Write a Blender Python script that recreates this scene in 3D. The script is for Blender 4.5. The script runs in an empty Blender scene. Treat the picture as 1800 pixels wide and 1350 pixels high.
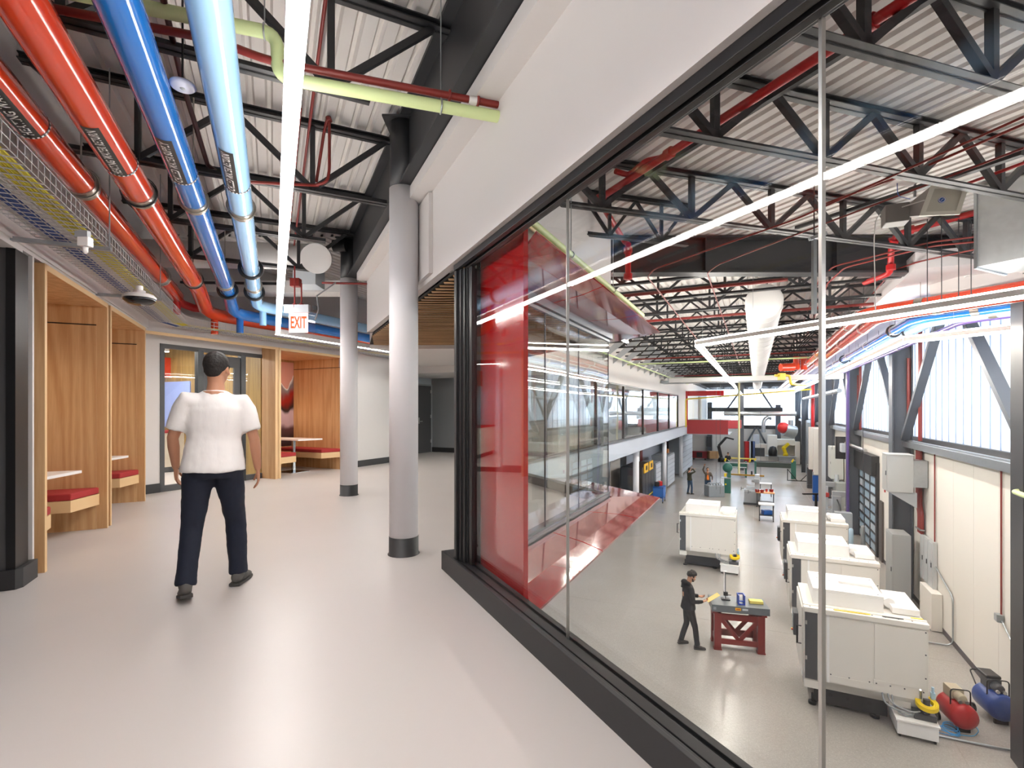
import bpy, bmesh, math, random
from mathutils import Vector, Matrix
R = random.Random(7)
sc = bpy.context.scene
COL = sc.collection
# ---------------------------------------------------------------- camera, sky, exposure
FPX = 880.0; CZ = 1.37
cam_d = bpy.data.cameras.new('camera'); cam = bpy.data.objects.new('camera', cam_d); COL.objects.link(cam)
cam.location = (0, 0, CZ); cam.rotation_euler = (math.pi/2, 0, 0)
cam_d.sensor_width = 36.0; cam_d.lens = 36.0*FPX/1800.0; cam_d.shift_y = 0.025
cam_d.clip_start = 0.02; cam_d.clip_end = 300
sc.camera = cam
world = bpy.data.worlds.new('overcast_sky'); sc.world = world; world.use_nodes = True
bg = world.node_tree.nodes['Background']; bg.inputs[0].default_value = (0.80, 0.89, 1.0, 1); bg.inputs[1].default_value = 8.5
sc.view_settings.view_transform = 'Standard'; sc.view_settings.look = 'None'
sc.view_settings.gamma = 1.0; sc.view_settings.use_curve_mapping = False
sc.view_settings.exposure = 1.0
LED_HALL = 62.0; LED_CORR = 34.0
cy = sc.cycles
cy.max_bounces = 10; cy.diffuse_bounces = 5; cy.glossy_bounces = 4; cy.transmission_bounces = 6; cy.transparent_max_bounces = 16
cy.sample_clamp_indirect = 6.0; cy.use_denoising = True; cy.caustics_reflective = False; cy.caustics_refractive = False
cy.use_adaptive_sampling = True; cy.adaptive_threshold = 0.02

# ---------------------------------------------------------------- directions of the two wings of the building
AC = math.atan(420/880.0); AH = math.atan(428/880.0)      # corridor axis turns left of view, hall axis turns right
sC, cC = math.sin(AC), math.cos(AC); sH, cH = math.sin(AH), math.cos(AH)
def Cw(u, s, z): return Vector((cC*u - sC*s, sC*u + cC*s, z))
def Hw(w, t, z): return Vector((cH*w + sH*t, -sH*w + cH*t, z))
def su(x, u):
    a = (x-900)/FPX; return u*(cC - a*sC)/(a*cC + sC)
def tw(x, w):
    a = (x-900)/FPX; v = -w; return v*(cH + a*sH)/(sH - a*cH)
def PX(x, y, Y): return Vector(((x-900)/FPX*Y, Y, CZ-(y-720)/FPX*Y))
def FL(x, y, z=-4.2):                                     # the point of the level z seen in that direction
    Y = (CZ-z)*FPX/(y-720.0); return Vector(((x-900)/FPX*Y, Y, z))
def toH(p): return (cH*p[0]-sH*p[1], sH*p[0]+cH*p[1])     # -> (w, t)
def toC(p): return (cC*p[0]+sC*p[1], -sC*p[0]+cC*p[1])    # -> (u, s)

# ---------------------------------------------------------------- mesh helpers
MITRE = True
class MB:
    """collects shapes; fr = None: the parent's own axes, else world axes turned by fr about z"""
    def __init__(self, fr=None):
        self.v = []; self.f = []; self.sm = []; self.fr = fr
    def add(self, vs, fs, smooth=False):
        n = len(self.v); self.v += [Vector(p) for p in vs]
        self.f += [tuple(i+n for i in f) for f in fs]; self.sm += [smooth]*len(fs); return self
    def box(self, x0, x1, y0, y1, z0, z1):
        vs = [(x, y, z) for z in (z0, z1) for y in (y0, y1) for x in (x0, x1)]
        return self.add(vs, [(0,2,3,1),(4,5,7,6),(0,1,5,4),(2,6,7,3),(0,4,6,2),(1,3,7,5)])
    def cbox(self, c, s): return self.box(c[0]-s[0]/2, c[0]+s[0]/2, c[1]-s[1]/2, c[1]+s[1]/2, c[2]-s[2]/2, c[2]+s[2]/2)
    def bar(self, p, q, w, h):
        p, q = Vector(p), Vector(q); d = (q-p).normalized()
        up = Vector((0,0,1)) if abs(d.z) < .95 else Vector((1,0,0))
        a = d.cross(up).normalized()*w/2; b = a.cross(d).normalized()*h/2
        vs = [p-a-b, p+a-b, p+a+b, p-a+b, q-a-b, q+a-b, q+a+b, q-a+b]
        return self.add(vs, [(0,3,2,1),(4,5,6,7),(0,1,5,4),(1,2,6,5),(2,3,7,6),(3,0,4,7)])
    def tube(self, pts, r, n=12, cap=True, smooth=True, closed=False, squash=None):
        pts = [Vector(p) for p in pts]; m = len(pts); rs = r if isinstance(r, (list, tuple)) else [r]*m
        ref = None; rings = []
        for i, p in enumerate(pts):
            if closed: d = pts[(i+1) % m]-pts[i-1]
            else: d = pts[min(i+1, m-1)]-pts[max(i-1, 0)]
            d.normalize()
            if ref is None:
                ref = d.cross(Vector((0,0,1)))
                if ref.length < .1: ref = d.cross(Vector((0,1,0)))
            a = ref-d*ref.dot(d)
            if a.length < 1e-4: a = d.orthogonal()
            a.normalize(); ref = a; b = d.cross(a)
            k = 1.0
            if MITRE and not closed and 0 < i < m-1:
                d1 = (p-pts[i-1]).normalized(); d2 = (pts[i+1]-p).normalized(); k = 1/max(.55, math.sqrt(max(0, (1+d1.dot(d2))/2)))
            sx, sy = (1, 1) if squash is None else squash
            rings.append([p+(a*math.cos(t)*sx+b*math.sin(t)*sy)*rs[i]*(k if i not in (0, m-1) else 1) for t in [2*math.pi*j/n for j in range(n)]])
        vs = [q for rr in rings for q in rr]; fs = []
        for i in range(m if closed else m-1):
            for j in range(n):
                i2 = (i+1) % m; fs.append((i*n+j, i*n+(j+1) % n, i2*n+(j+1) % n, i2*n+j))
        self.add(vs, fs, smooth)
        if cap and not closed:
            self.add(rings[0], [tuple(range(n-1, -1, -1))]); self.add(rings[-1], [tuple(range(n))])
        return self
    def cyl(self, p, q, r, n=16, r2=None, smooth=True): return self.tube([p, q], [r, r if r2 is None else r2], n, True, smooth)
    def lathe(self, c, prof, n=20, axis=(0,0,1), smooth=True):
        c = Vector(c); d = Vector(axis).normalized(); a = d.orthogonal().normalized(); b = d.cross(a)
        vs = [c+d*h+(a*math.cos(2*math.pi*j/n)+b*math.sin(2*math.pi*j/n))*r for r, h in prof for j in range(n)]
        fs = [(i*n+j, i*n+(j+1) % n, (i+1)*n+(j+1) % n, (i+1)*n+j) for i in range(len(prof)-1) for j in range(n)]
        fs += [tuple(range(n-1, -1, -1)), tuple(range((len(prof)-1)*n, len(prof)*n))]
        return self.add(vs, fs, smooth)
    def ball(self, c, r, n=12, m=8, rot=None):
        r = (r, r, r) if not isinstance(r, (tuple, list)) else r; c = Vector(c); vs = []; fs = []
        for i in range(m+1):
            ph = math.pi*i/m
            for j in range(n):
                th = 2*math.pi*j/n; p = Vector((r[0]*math.sin(ph)*math.cos(th), r[1]*math.sin(ph)*math.sin(th), r[2]*math.cos(ph)))
                if rot is not None: p = rot @ p
                vs.append(c+p)
        for i in range(m):
            for j in range(n): fs.append((i*n+j, (i+1)*n+j, (i+1)*n+(j+1) % n, i*n+(j+1) % n))
        return self.add(vs, fs, True)
    def loft(self, rings, n=16, caps=True):
        """rings: (centre, rx, ry) lying level, for torsos and skirts"""
        vs = []; m = len(rings)
        for c, rx, ry in rings:
            vs += [(c[0]+rx*math.cos(2*math.pi*j/n), c[1]+ry*math.sin(2*math.pi*j/n), c[2]) for j in range(n)]
        fs = [(i*n+j, i*n+(j+1) % n, (i+1)*n+(j+1) % n, (i+1)*n+j) for i in range(m-1) for j in range(n)]
        if caps: fs += [tuple(range(n-1, -1, -1)), tuple(range((m-1)*n, m*n))]
        return self.add(vs, fs, True)
    def prism(self, poly, z0, z1):
        n = len(poly); vs = [(p[0], p[1], z0) for p in poly]+[(p[0], p[1], z1) for p in poly]
        fs = [tuple(range(n-1, -1, -1)), tuple(range(n, 2*n))]+[(i, (i+1) % n, n+(i+1) % n, n+i) for i in range(n)]
        return self.add(vs, fs)
    def ext(self, prof, a0, a1, axis='y'):
        """a closed profile (p, z) pushed along y (p = x) or along x (p = y)"""
        n = len(prof)
        mk = (lambda p, a: (p[0], a, p[1])) if axis == 'y' else (lambda p, a: (a, p[0], p[1]))
        vs = [mk(p, a0) for p in prof]+[mk(p, a1) for p in prof]
        fs = [tuple(range(n-1, -1, -1)), tuple(range(n, 2*n))]+[(i, (i+1) % n, n+(i+1) % n, n+i) for i in range(n)]
        return self.add(vs, fs)
    def poly(self, pts): return self.add(pts, [tuple(range(len(pts)))])
    def slab(self, pts, th):
        """a thick sheet on any flat outline"""
        pts = [Vector(p) for p in pts]; nrm = (pts[1]-pts[0]).cross(pts[2]-pts[0]).normalized()*th; n = len(pts)
        fs = [tuple(range(n-1, -1, -1)), tuple(range(n, 2*n))]+[(i, (i+1) % n, n+(i+1) % n, n+i) for i in range(n)]
        return self.add(pts+[p+nrm for p in pts], fs)
    def torus(self, c, r1, r2, axis=(0,0,1), n=20, m=8, a0=0, a1=2*math.pi):
        c = Vector(c); d = Vector(axis).normalized(); a = d.orthogonal().normalized(); b = d.cross(a)
        full = a1-a0 > 6.2; k = n if full else n+1
        return self.tube([c+(a*math.cos(a0+(a1-a0)*i/n)+b*math.sin(a0+(a1-a0)*i/n))*r1 for i in range(k)], r2, m, True, True, full)

WM = {}
def mesh_of(vs, fs, sm, name, mat):
    me = bpy.data.meshes.new(name); me.from_pydata([tuple(p) for p in vs], [], fs); me.update()
    bm = bmesh.new(); bm.from_mesh(me); bmesh.ops.recalc_face_normals(bm, faces=bm.faces[:]); bm.to_mesh(me); bm.free()
    if any(sm): me.polygons.foreach_set('use_smooth', sm)
    if mat: me.materials.append(mat)
    return me
def B(mb, name, mat, parent=None, bevel=0.0, origin=None):
    vs = mb.v; o = None
    if mb.fr is not None and mb.fr != 0:
        rot = Matrix.Rotation(mb.fr, 4, 'Z'); vs = [rot @ p for p in vs]
    if parent is not None:
        wm = WM[parent.name]
        if mb.fr is not None: inv = wm.inverted(); vs = [inv @ p for p in vs]
        o = bpy.data.objects.new(name, mesh_of(vs, mb.f, mb.sm, name, mat)); o.parent = parent; WMo = wm
    else:
        if origin is None:
            xs = [p.x for p in vs]; ys = [p.y for p in vs]; zs = [p.z for p in vs]
            origin = Vector(((min(xs)+max(xs))/2, (min(ys)+max(ys))/2, min(zs)))
        vs = [p-origin for p in vs]
        o = bpy.data.objects.new(name, mesh_of(vs, mb.f, mb.sm, name, mat)); o.location = origin; WMo = Matrix.Translation(origin)
    COL.objects.link(o); WM[o.name] = WMo
    if bevel:
        md = o.modifiers.new('edge', 'BEVEL'); md.width = bevel; md.segments = 2; md.limit_method = 'ANGLE'; md.angle_limit = .7
    return o
def tag(o, label=None, cat=None, group=None, kind=None):
    if label: o['label'] = label
    if cat: o['category'] = cat
    if group: o['group'] = group
    if kind: o['kind'] = kind
    return o
def thing(name, label, cat, loc=(0,0,0), rz=0.0, group=None):
    o = bpy.data.objects.new(name, None); o.empty_display_size = .1; COL.objects.link(o)
    o.location = loc; o.rotation_euler = (0, 0, rz)
    WM[o.name] = Matrix.Translation(Vector(loc)) @ Matrix.Rotation(rz, 4, 'Z')
    return tag(o, label, cat, group)
def T(mb, name, mat, label, cat, group=None, bevel=0.0):
    return tag(B(mb, name, mat, None, bevel), label, cat, group)
def S(mb, name, mat, parent=None, bevel=0.0):
    o = B(mb, name, mat, parent, bevel)
    if parent is None: o['kind'] = 'structure'
    return o
def dup(root, loc, rz, label=None, group=None):
    def cp(o, par):
        c = o.copy(); COL.objects.link(c)
        if par is not None: c.parent = par
        for ch in [k for k in KIDS.get(o.name, [])]: cp(ch, c)
        return c
    if not KIDS or root.name not in KIDS:
        KIDS.clear()
        for o in bpy.data.objects:
            if o.parent: KIDS.setdefault(o.parent.name, []).append(o)
    r = cp(root, None); r.location = loc; r.rotation_euler = (0, 0, rz)
    WM[r.name] = Matrix.Translation(Vector(loc)) @ Matrix.Rotation(rz, 4, 'Z')
    if label: r['label'] = label
    if group: r['group'] = group
    return r
KIDS = {}

# ---------------------------------------------------------------- materials
def lin(c):
    if isinstance(c, str): c = [int(c[i:i+2], 16)/255 for i in (0, 2, 4)]
    return tuple(((x+.055)/1.055)**2.4 if x > .04045 else x/12.92 for x in c)+(1,)
def M(name, col, rough=.5, metal=0.0, noise=0.0, nscale=8.0, bump=0.0, coat=0.0, stretch=None, spec=.5, col2=None, rvar=0.0):
    m = bpy.data.materials.new(name); m.use_nodes = True; nt = m.node_tree; b = nt.nodes['Principled BSDF']
    b.inputs['Base Color'].default_value = lin(col); b.inputs['Roughness'].default_value = rough; b.inputs['Metallic'].default_value = metal
    b.inputs['Specular IOR Level'].default_value = spec
    if coat: b.inputs['Coat Weight'].default_value = coat; b.inputs['Coat Roughness'].default_value = .05
    if noise or bump or col2 or rvar:
        tc = nt.nodes.new('ShaderNodeTexCoord'); mp = nt.nodes.new('ShaderNodeMapping'); nz = nt.nodes.new('ShaderNodeTexNoise')
        nt.links.new(tc.outputs['Object'], mp.inputs[0]); nt.links.new(mp.outputs[0], nz.inputs['Vector'])
        nz.inputs['Scale'].default_value = nscale; nz.inputs['Detail'].default_value = 4
        if stretch: mp.inputs['Scale'].default_value = stretch
        if noise or col2:
            mx = nt.nodes.new('ShaderNodeMix'); mx.data_type = 'RGBA'; c = lin(col)
            mx.inputs[6].default_value = c if col2 else tuple(min(1, x*(1+noise)) for x in c[:3])+(1,)
            mx.inputs[7].default_value = lin(col2) if col2 else tuple(x*(1-noise) for x in c[:3])+(1,)
            nt.links.new(nz.outputs[0], mx.inputs[0]); nt.links.new(mx.outputs[2], b.inputs['Base Color'])
        if rvar:
            mr = nt.nodes.new('ShaderNodeMapRange'); mr.inputs[3].default_value = rough-rvar; mr.inputs[4].default_value = rough+rvar
            nt.links.new(nz.outputs[0], mr.inputs[0]); nt.links.new(mr.outputs[0], b.inputs['Roughness'])
        if bump:
            bp = nt.nodes.new('ShaderNodeBump'); bp.inputs['Strength'].default_value = bump; bp.inputs['Distance'].default_value = .01
            nt.links.new(nz.outputs[0], bp.inputs['Height']); nt.links.new(bp.outputs[0], b.inputs['Normal'])
    return m
def E(name, col, st):
    m = bpy.data.materials.new(name); m.use_nodes = True; nt = m.node_tree; nt.nodes.clear()
    e = nt.nodes.new('ShaderNodeEmission'); o = nt.nodes.new('ShaderNodeOutputMaterial'); e.inputs[0].default_value = tuple(col)+(1,); e.inputs[1].default_value = st
    nt.links.new(e.outputs[0], o.inputs[0]); return m
def G(name, tint=(1,1,1), ior=1.5, gain=2.0, rough=0.0, wavy=0.0):
    """clear sheet glass: what passes straight through plus the mirror share that grows at a slant (two faces)"""
    m = bpy.data.materials.new(name); m.use_nodes = True; nt = m.node_tree; nt.nodes.clear()
    t = nt.nodes.new('ShaderNodeBsdfTransparent'); g = nt.nodes.new('ShaderNodeBsdfGlossy'); fr = nt.nodes.new('ShaderNodeLayerWeight'); pw = nt.nodes.new('ShaderNodeMath'); pw.operation = 'POWER'; pw.inputs[1].default_value = 5
    mx = nt.nodes.new('ShaderNodeMixShader'); o = nt.nodes.new('ShaderNodeOutputMaterial'); mt = nt.nodes.new('ShaderNodeMath')
    geo = nt.nodes.new('ShaderNodeNewGeometry'); nb = None
    fr.inputs['Blend'].default_value = .5; nt.links.new(fr.outputs['Facing'], pw.inputs[0]); f0 = ((ior-1)/(ior+1))**2*gain
    mt.operation = 'MULTIPLY_ADD'; mt.inputs[1].default_value = 1-f0; mt.inputs[2].default_value = f0; mt.use_clamp = True
    t.inputs[0].default_value = tuple(tint)+(1,); g.inputs['Roughness'].default_value = rough
    if wavy:
        nz = nt.nodes.new('ShaderNodeTexNoise'); nz.inputs['Scale'].default_value = .9; nz.inputs['Detail'].default_value = 1
        tc = nt.nodes.new('ShaderNodeTexCoord'); nt.links.new(tc.outputs['Object'], nz.inputs['Vector'])
        bp = nt.nodes.new('ShaderNodeBump'); bp.inputs['Strength'].default_value = wavy; bp.inputs['Distance'].default_value = .05
        nt.links.new(nz.outputs[0], bp.inputs['Height']); nt.links.new(bp.outputs[0], g.inputs['Normal'])
    nt.links.new(pw.outputs[0], mt.inputs[0]); nt.links.new(mt.outputs[0], mx.inputs[0])
    nt.links.new(t.outputs[0], mx.inputs[1]); nt.links.new(g.outputs[0], mx.inputs[2]); nt.links.new(mx.outputs[0], o.inputs[0]); return m

white = M('white_paint', 'd0ccca', .7)
ceil_white = M('white_deck_paint', 'dcd8d4', .6, noise=.04, nscale=3)
charcoal = M('charcoal_paint', '4a4a4c', .55)
base_black = M('black_rubber_base', '2c2c2e', .5)
frame_black = M('black_anodised', '232325', .32)
steel_black = M('black_structural_steel', '2b2c2f', .45, noise=.15, nscale=6)
steel_grey = M('grey_structural_steel', '4d5259', .45)
orange = M('orange_pipe_jacket', 'd5401f', .16, coat=.6)
blue = M('blue_pipe_jacket', '1a6fc2', .14, coat=.6)
lblue = M('light_blue_pipe_jacket', '9ac8f0', .14, coat=.6)
purple = M('purple_pipe_jacket', '54407a', .3)
green = M('pale_green_pipe', 'd3e3a6', .5)
sprink = M('dark_red_pipe', '7e2722', .4)
fire_red = M('bright_red_pipe', 'b3191c', .35)
yellow = M('yellow_pipe', 'e3c53a', .4)
zinc = M('galvanised_steel', 'aeb4b8', .35, metal=.9, noise=.12, nscale=14)
alu = M('brushed_aluminium', 'c4c2be', .3, metal=.9)
chrome = M('chrome', 'c8ccd0', .12, metal=1)
duct_white = M('white_duct', 'd9d7d5', .55)
black = M('black_plastic', '161618', .4)
tray_wire = M('zinc_wire', 'c9cacb', .35, metal=.5)
cab_blue = M('blue_cable', '2d4f97', .5); cab_yel = M('yellow_cable', 'd8cc42', .5); cab_white = M('white_cable', 'd6d6d2', .5); cab_red = M('red_cable', 'b05048', .5)
red_panel = M('red_lacquered_panel', 'b00e14', .14, coat=1.0)
cushion = M('red_cushion_fabric', 'a32c2c', .85, bump=.3, nscale=160)
table_white = M('white_laminate', 'e9e6e4', .35)
cream = M('cream_machine_enamel', 'e4e0d8', .42, noise=.02)
mach_white = M('white_machine_enamel', 'efeeec', .35)
mach_dark = M('dark_grey_machine_enamel', '47494d', .45)
mach_black = M('black_machine_base', '222326', .5)
granite = M('grey_granite', '5e6468', .35, noise=.2, nscale=60)
redpaint = M('dark_red_stand_paint', '7a2320', .4)
green_mach = M('green_machine_enamel', '2f6b5e', .4)
yel_plain = M('yellow_plastic', 'efd010', .4)
blue_plain = M('blue_enamel', '1f5aa8', .4)
grey_en = M('grey_enamel', '9b9fa2', .4)
lgrey_en = M('light_grey_enamel', 'bcc3c9', .4)
facade_grey = M('blue_grey_fascia_paint', 'a9b1bc', .6)
wall_cream = M('off_white_wall_panel', 'dedad2', .6)
wood_lt = M('light_wood_edge', 'dcb98a', .5)
led_hall = E('hall_lamp_diffuser', (1.0, .93, .84), LED_HALL)
led_corr = E('corridor_lamp_diffuser', (1.0, .95, .90), LED_CORR)
led_up = E('lamp_uplight_diffuser', (1.0, .95, .89), 16)
glass = G('clear_glass', (.985, .992, .99), 1.5, .55)
glass_green = G('clear_green_edge_glass', (.95, .975, .965), 1.52, 1.3, wavy=.05)

def wood(name, c1, c2, axis_scale=(1, 1, .06), rough=.45):
    m = bpy.data.materials.new(name); m.use_nodes = True; nt = m.node_tree; b = nt.nodes['Principled BSDF']
    tc = nt.nodes.new('ShaderNodeTexCoord'); mp = nt.nodes.new('ShaderNodeMapping'); mp.inputs['Scale'].default_value = axis_scale
    nz = nt.nodes.new('ShaderNodeTexNoise'); nz.inputs['Scale'].default_value = 3.2; nz.inputs['Detail'].default_value = 2
    wv = nt.nodes.new('ShaderNodeMath'); wv.operation = 'MULTIPLY'; wv.inputs[1].default_value = 42
    sn = nt.nodes.new('ShaderNodeMath'); sn.operation = 'SINE'
    n2 = nt.nodes.new('ShaderNodeTexNoise'); n2.inputs['Scale'].default_value = 70; n2.inputs['Detail'].default_value = 3
    ad = nt.nodes.new('ShaderNodeMath'); ad.operation = 'MULTIPLY_ADD'; ad.inputs[1].default_value = .32; ad.inputs[2].default_value = .1
    a2 = nt.nodes.new('ShaderNodeMath'); a2.operation = 'ADD'
    cr = nt.nodes.new('ShaderNodeValToRGB'); cr.color_ramp.elements[0].color = lin(c1); cr.color_ramp.elements[1].color = lin(c2)
    cr.color_ramp.elements[0].position = .1; cr.color_ramp.elements[1].position = 1.0
    L = nt.links.new
    L(tc.outputs['Object'], mp.inputs[0]); L(mp.outputs[0], nz.inputs['Vector']); L(mp.outputs[0], n2.inputs['Vector'])
    L(nz.outputs[0], wv.inputs[0]); L(wv.outputs[0], sn.inputs[0]); L(sn.outputs[0], ad.inputs[0]); L(ad.outputs[0], a2.inputs[0]); L(n2.outputs[0], a2.inputs[1])
    L(a2.outputs[0], cr.inputs[0]); L(cr.outputs[0], b.inputs['Base Color']); b.inputs['Roughness'].default_value = rough
    return m
oak = wood('oak_veneer', 'd3ad80', 'bd9263')
slat_wood = wood('slat_wood', 'c49a68', 'a07646', (.06, 1, 1))

def floor_epoxy():
    m = M('pale_epoxy_floor', 'c8c2bf', .34, noise=.02, nscale=1.2, rvar=.05, spec=.5); return m
def floor_concrete():
    m = bpy.data.materials.new('polished_concrete_floor'); m.use_nodes = True; nt = m.node_tree; b = nt.nodes['Principled BSDF']; L = nt.links.new
    tc = nt.nodes.new('ShaderNodeTexCoord')
    n1 = nt.nodes.new('ShaderNodeTexNoise'); n1.inputs['Scale'].default_value = .6; n1.inputs['Detail'].default_value = 5
    v = nt.nodes.new('ShaderNodeTexVoronoi'); v.inputs['Scale'].default_value = 28
    n2 = nt.nodes.new('ShaderNodeTexNoise'); n2.inputs['Scale'].default_value = 45; n2.inputs['Detail'].default_value = 3
    for n in (n1, v, n2): L(tc.outputs['Object'], n.inputs['Vector'])
    r1 = nt.nodes.new('ShaderNodeValToRGB'); r1.color_ramp.elements[0].color = lin('a9a49e'); r1.color_ramp.elements[1].color = lin('b6b1ab'); r1.color_ramp.elements[0].position = .1; r1.color_ramp.elements[1].position = .9
    r2 = nt.nodes.new('ShaderNodeValToRGB'); r2.color_ramp.elements[0].color = (1,1,1,1); r2.color_ramp.elements[1].color = (0,0,0,1); r2.color_ramp.elements[0].position = .10; r2.color_ramp.elements[1].position = .17
    mx = nt.nodes.new('ShaderNodeMix'); mx.data_type = 'RGBA'; mx.inputs[7].default_value = lin('cfc9c2')
    m2 = nt.nodes.new('ShaderNodeMix'); m2.data_type = 'RGBA'; m2.blend_type = 'MULTIPLY'; m2.inputs[0].default_value = .35
    L(n1.outputs[0], r1.inputs[0]); L(v.outputs['Distance'], r2.inputs[0]); L(r1.outputs[0], mx.inputs[6]); L(r2.outputs[0], mx.inputs[0])
    L(mx.outputs[2], m2.inputs[6]); L(n2.outputs[0], m2.inputs[7]); L(m2.outputs[2], b.inputs['Base Color'])
    mr = nt.nodes.new('ShaderNodeMapRange'); mr.inputs[3].default_value = .20; mr.inputs[4].default_value = .27; L(n1.outputs[0], mr.inputs[0]); L(mr.outputs[0], b.inputs['Roughness'])
    return m
epoxy = floor_epoxy(); concrete = floor_concrete()
def translucent_sheet():
    m = bpy.data.materials.new('milky_polycarbonate'); m.use_nodes = True; nt = m.node_tree; nt.nodes.clear(); L = nt.links.new
    t = nt.nodes.new('ShaderNodeBsdfTranslucent'); d = nt.nodes.new('ShaderNodeBsdfDiffuse'); mx = nt.nodes.new('ShaderNodeMixShader'); o = nt.nodes.new('ShaderNodeOutputMaterial')
    t.inputs[0].default_value = (.90, .93, .97, 1); d.inputs[0].default_value = (.8, .82, .85, 1); mx.inputs[0].default_value = .25
    L(t.outputs[0], mx.inputs[1]); L(d.outputs[0], mx.inputs[2]); L(mx.outputs[0], o.inputs[0]); return m
poly = translucent_sheet()
def textmesh(txt, size, bold=0.0):
    cu = bpy.data.curves.new('t', 'FONT'); cu.body = txt; cu.size = size; cu.align_x = 'CENTER'; cu.align_y = 'CENTER'; cu.resolution_u = 3; cu.offset = bold
    o = bpy.data.objects.new('t', cu); COL.objects.link(o); dg = bpy.context.evaluated_depsgraph_get(); me = o.evaluated_get(dg).to_mesh()
    vs = [v.co.copy() for v in me.vertices]; fs = [tuple(p.vertices) for p in me.polygons]
    o.evaluated_get(dg).to_mesh_clear(); bpy.data.objects.remove(o); bpy.data.curves.remove(cu); return vs, fs
# ================================================================ THE SETTING
UG = 1.43                                  # glass plane of the near window, measured square to the corridor
WB = -1.95                                 # bay glass plane, measured square to the hall
sin2, cos2 = math.sin(AC+AH), math.cos(AC+AH)
def s_on_w(u, w): return (u*cos2-w)/sin2
sK = 4.15; sP = 3.91; sG = 3.67
t0B = toH(Cw(1.47, 3.75, 0))[1]
tG = tw(1069, WB)
pG = Hw(WB, tG, 0); uG, sGc = toC(pG)       # outer corner of the bay; from there a facet runs parallel to the corridor
sF = s_on_w(uG, -5.0); pF = Cw(uG, sF, 0); tF = toH(pF)[1]
U0 = -1.77; W3 = -8.53; W3R = -8.88; SB = -7.0; TE = 61.2; ZD = 4.17; ZH = -4.2; WR = 4.2
# --- floors
def xy(p): return (p.x, p.y)
mez = [Cw(U0-1.7, SB, 0), Cw(1.5, SB, 0), Cw(1.5, 3.72, 0), pG, pF, Hw(-5.0, TE, 0), Hw(-13.5, TE, 0), Hw(-13.5, 2.0, 0)]
S(MB(0).prism([xy(p) for p in mez], -.03, 0), 'floor', epoxy)
S(MB(0).prism([xy(p) for p in mez], -.60, -.031), 'floor_slab', facade_grey)
S(MB(0).box(-16, 34, -12, 66, ZH-.1, ZH), 'hall_floor', concrete)
# --- saw-cut joints in the hall floor are thin dark strips let into it
mb = MB(-AH)
for w in (-3.2, -.1, 3.0): mb.box(w-.004, w+.004, -2, TE, ZH, ZH+.0015)
for k in range(11): mb.box(-7.4, 4.1, 3+5.6*k-.004, 3+5.6*k+.004, ZH, ZH+.0015)
tag(S(mb, 'floor_joint', M('floor_joint_filler', '8b857d', .5)), kind='structure')
# --- corrugated roof decks: ribs run with each wing, the two meet over the bend girder
YB = 8.12
def deck(name, fr, x0, x1, ya, yb, off=0.0):
    mb = MB(fr); p = .15; n = int((x1-x0)/p)
    for i in range(n):
        x = x0+i*p+off
        prof = [(x, ZD), (x+.085, ZD), (x+.103, ZD+.042), (x+.132, ZD+.042), (x+p, ZD)]
        for j in range(4):
            (xa, za), (xb, zb) = prof[j], prof[j+1]
            mb.add([(xa, ya(xa), za), (xb, ya(xb), zb), (xb, yb(xb), zb), (xa, yb(xa), za)], [(0, 1, 2, 3)])
    o = S(mb, name, ceil_white); return o
deck('ceiling', AC, -4.2, 13.5, lambda x: SB, lambda x: max(SB+.1, (YB-sC*x)/cC))
deck('ceiling', -AH, -14.5, 6.0, lambda x: (YB+sH*x)/cH, lambda x: TE+1)
S(MB(0).box(-18, 34, -12, 66, ZD+.06, ZD+.2), 'roof_slab', charcoal)
# --- corridor left wall, alcove, booths' wall
sA = su(62, U0); sBx = su(252, U0)
zP = 2.60
b1a, b1b = su(72, U0), su(181, U0)          # booth openings along the corridor
b2a, b2b = su(189, U0), su(249, U0)
wl = MB(AC)
wl.box(U0-.10, U0, su(57, U0), su(60, U0), 0, zP+.02)
wl.box(U0-.10, U0, SB, sBx+.7, zP+.02, ZD)
wl.box(U0-.10, U0, SB, su(-420, U0), 0, zP+.02)
S(wl, 'wall_left', white)
S(MB(AC).box(U0, U0+.015, SB, sBx+.30, zP+.05, zP+.19), 'trim_1', white)
# alcove left of the booths: charcoal end wall and its soffit
sCh = su(40, U0)
S(MB(AC).box(U0-.9, U0-.05, sCh-.10, sCh, 0, zP), 'wall_alcove_end', charcoal)
S(MB(AC).box(U0-1.0, U0-.9, SB, sCh, 0, zP), 'wall_alcove_back', charcoal)
S(MB(AC).box(U0-1.0, U0-.0, SB, sCh, zP, zP+.02), 'ceiling_alcove', white)
S(MB(AC).box(U0-.06, U0-.005, sCh-.11, sCh+.11, .15, zP), 'trim_2', black)
S(MB(AC).prism([(U0-.95, sCh-.13), (U0-.0, sCh-.13), (U0+.03, sCh-.08), (U0+.03, su(58, U0)), (U0-.10, su(58, U0)), (U0-.10, sCh), (U0-.95, sCh)], 0, .15), 'baseboard_left', base_black)
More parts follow.
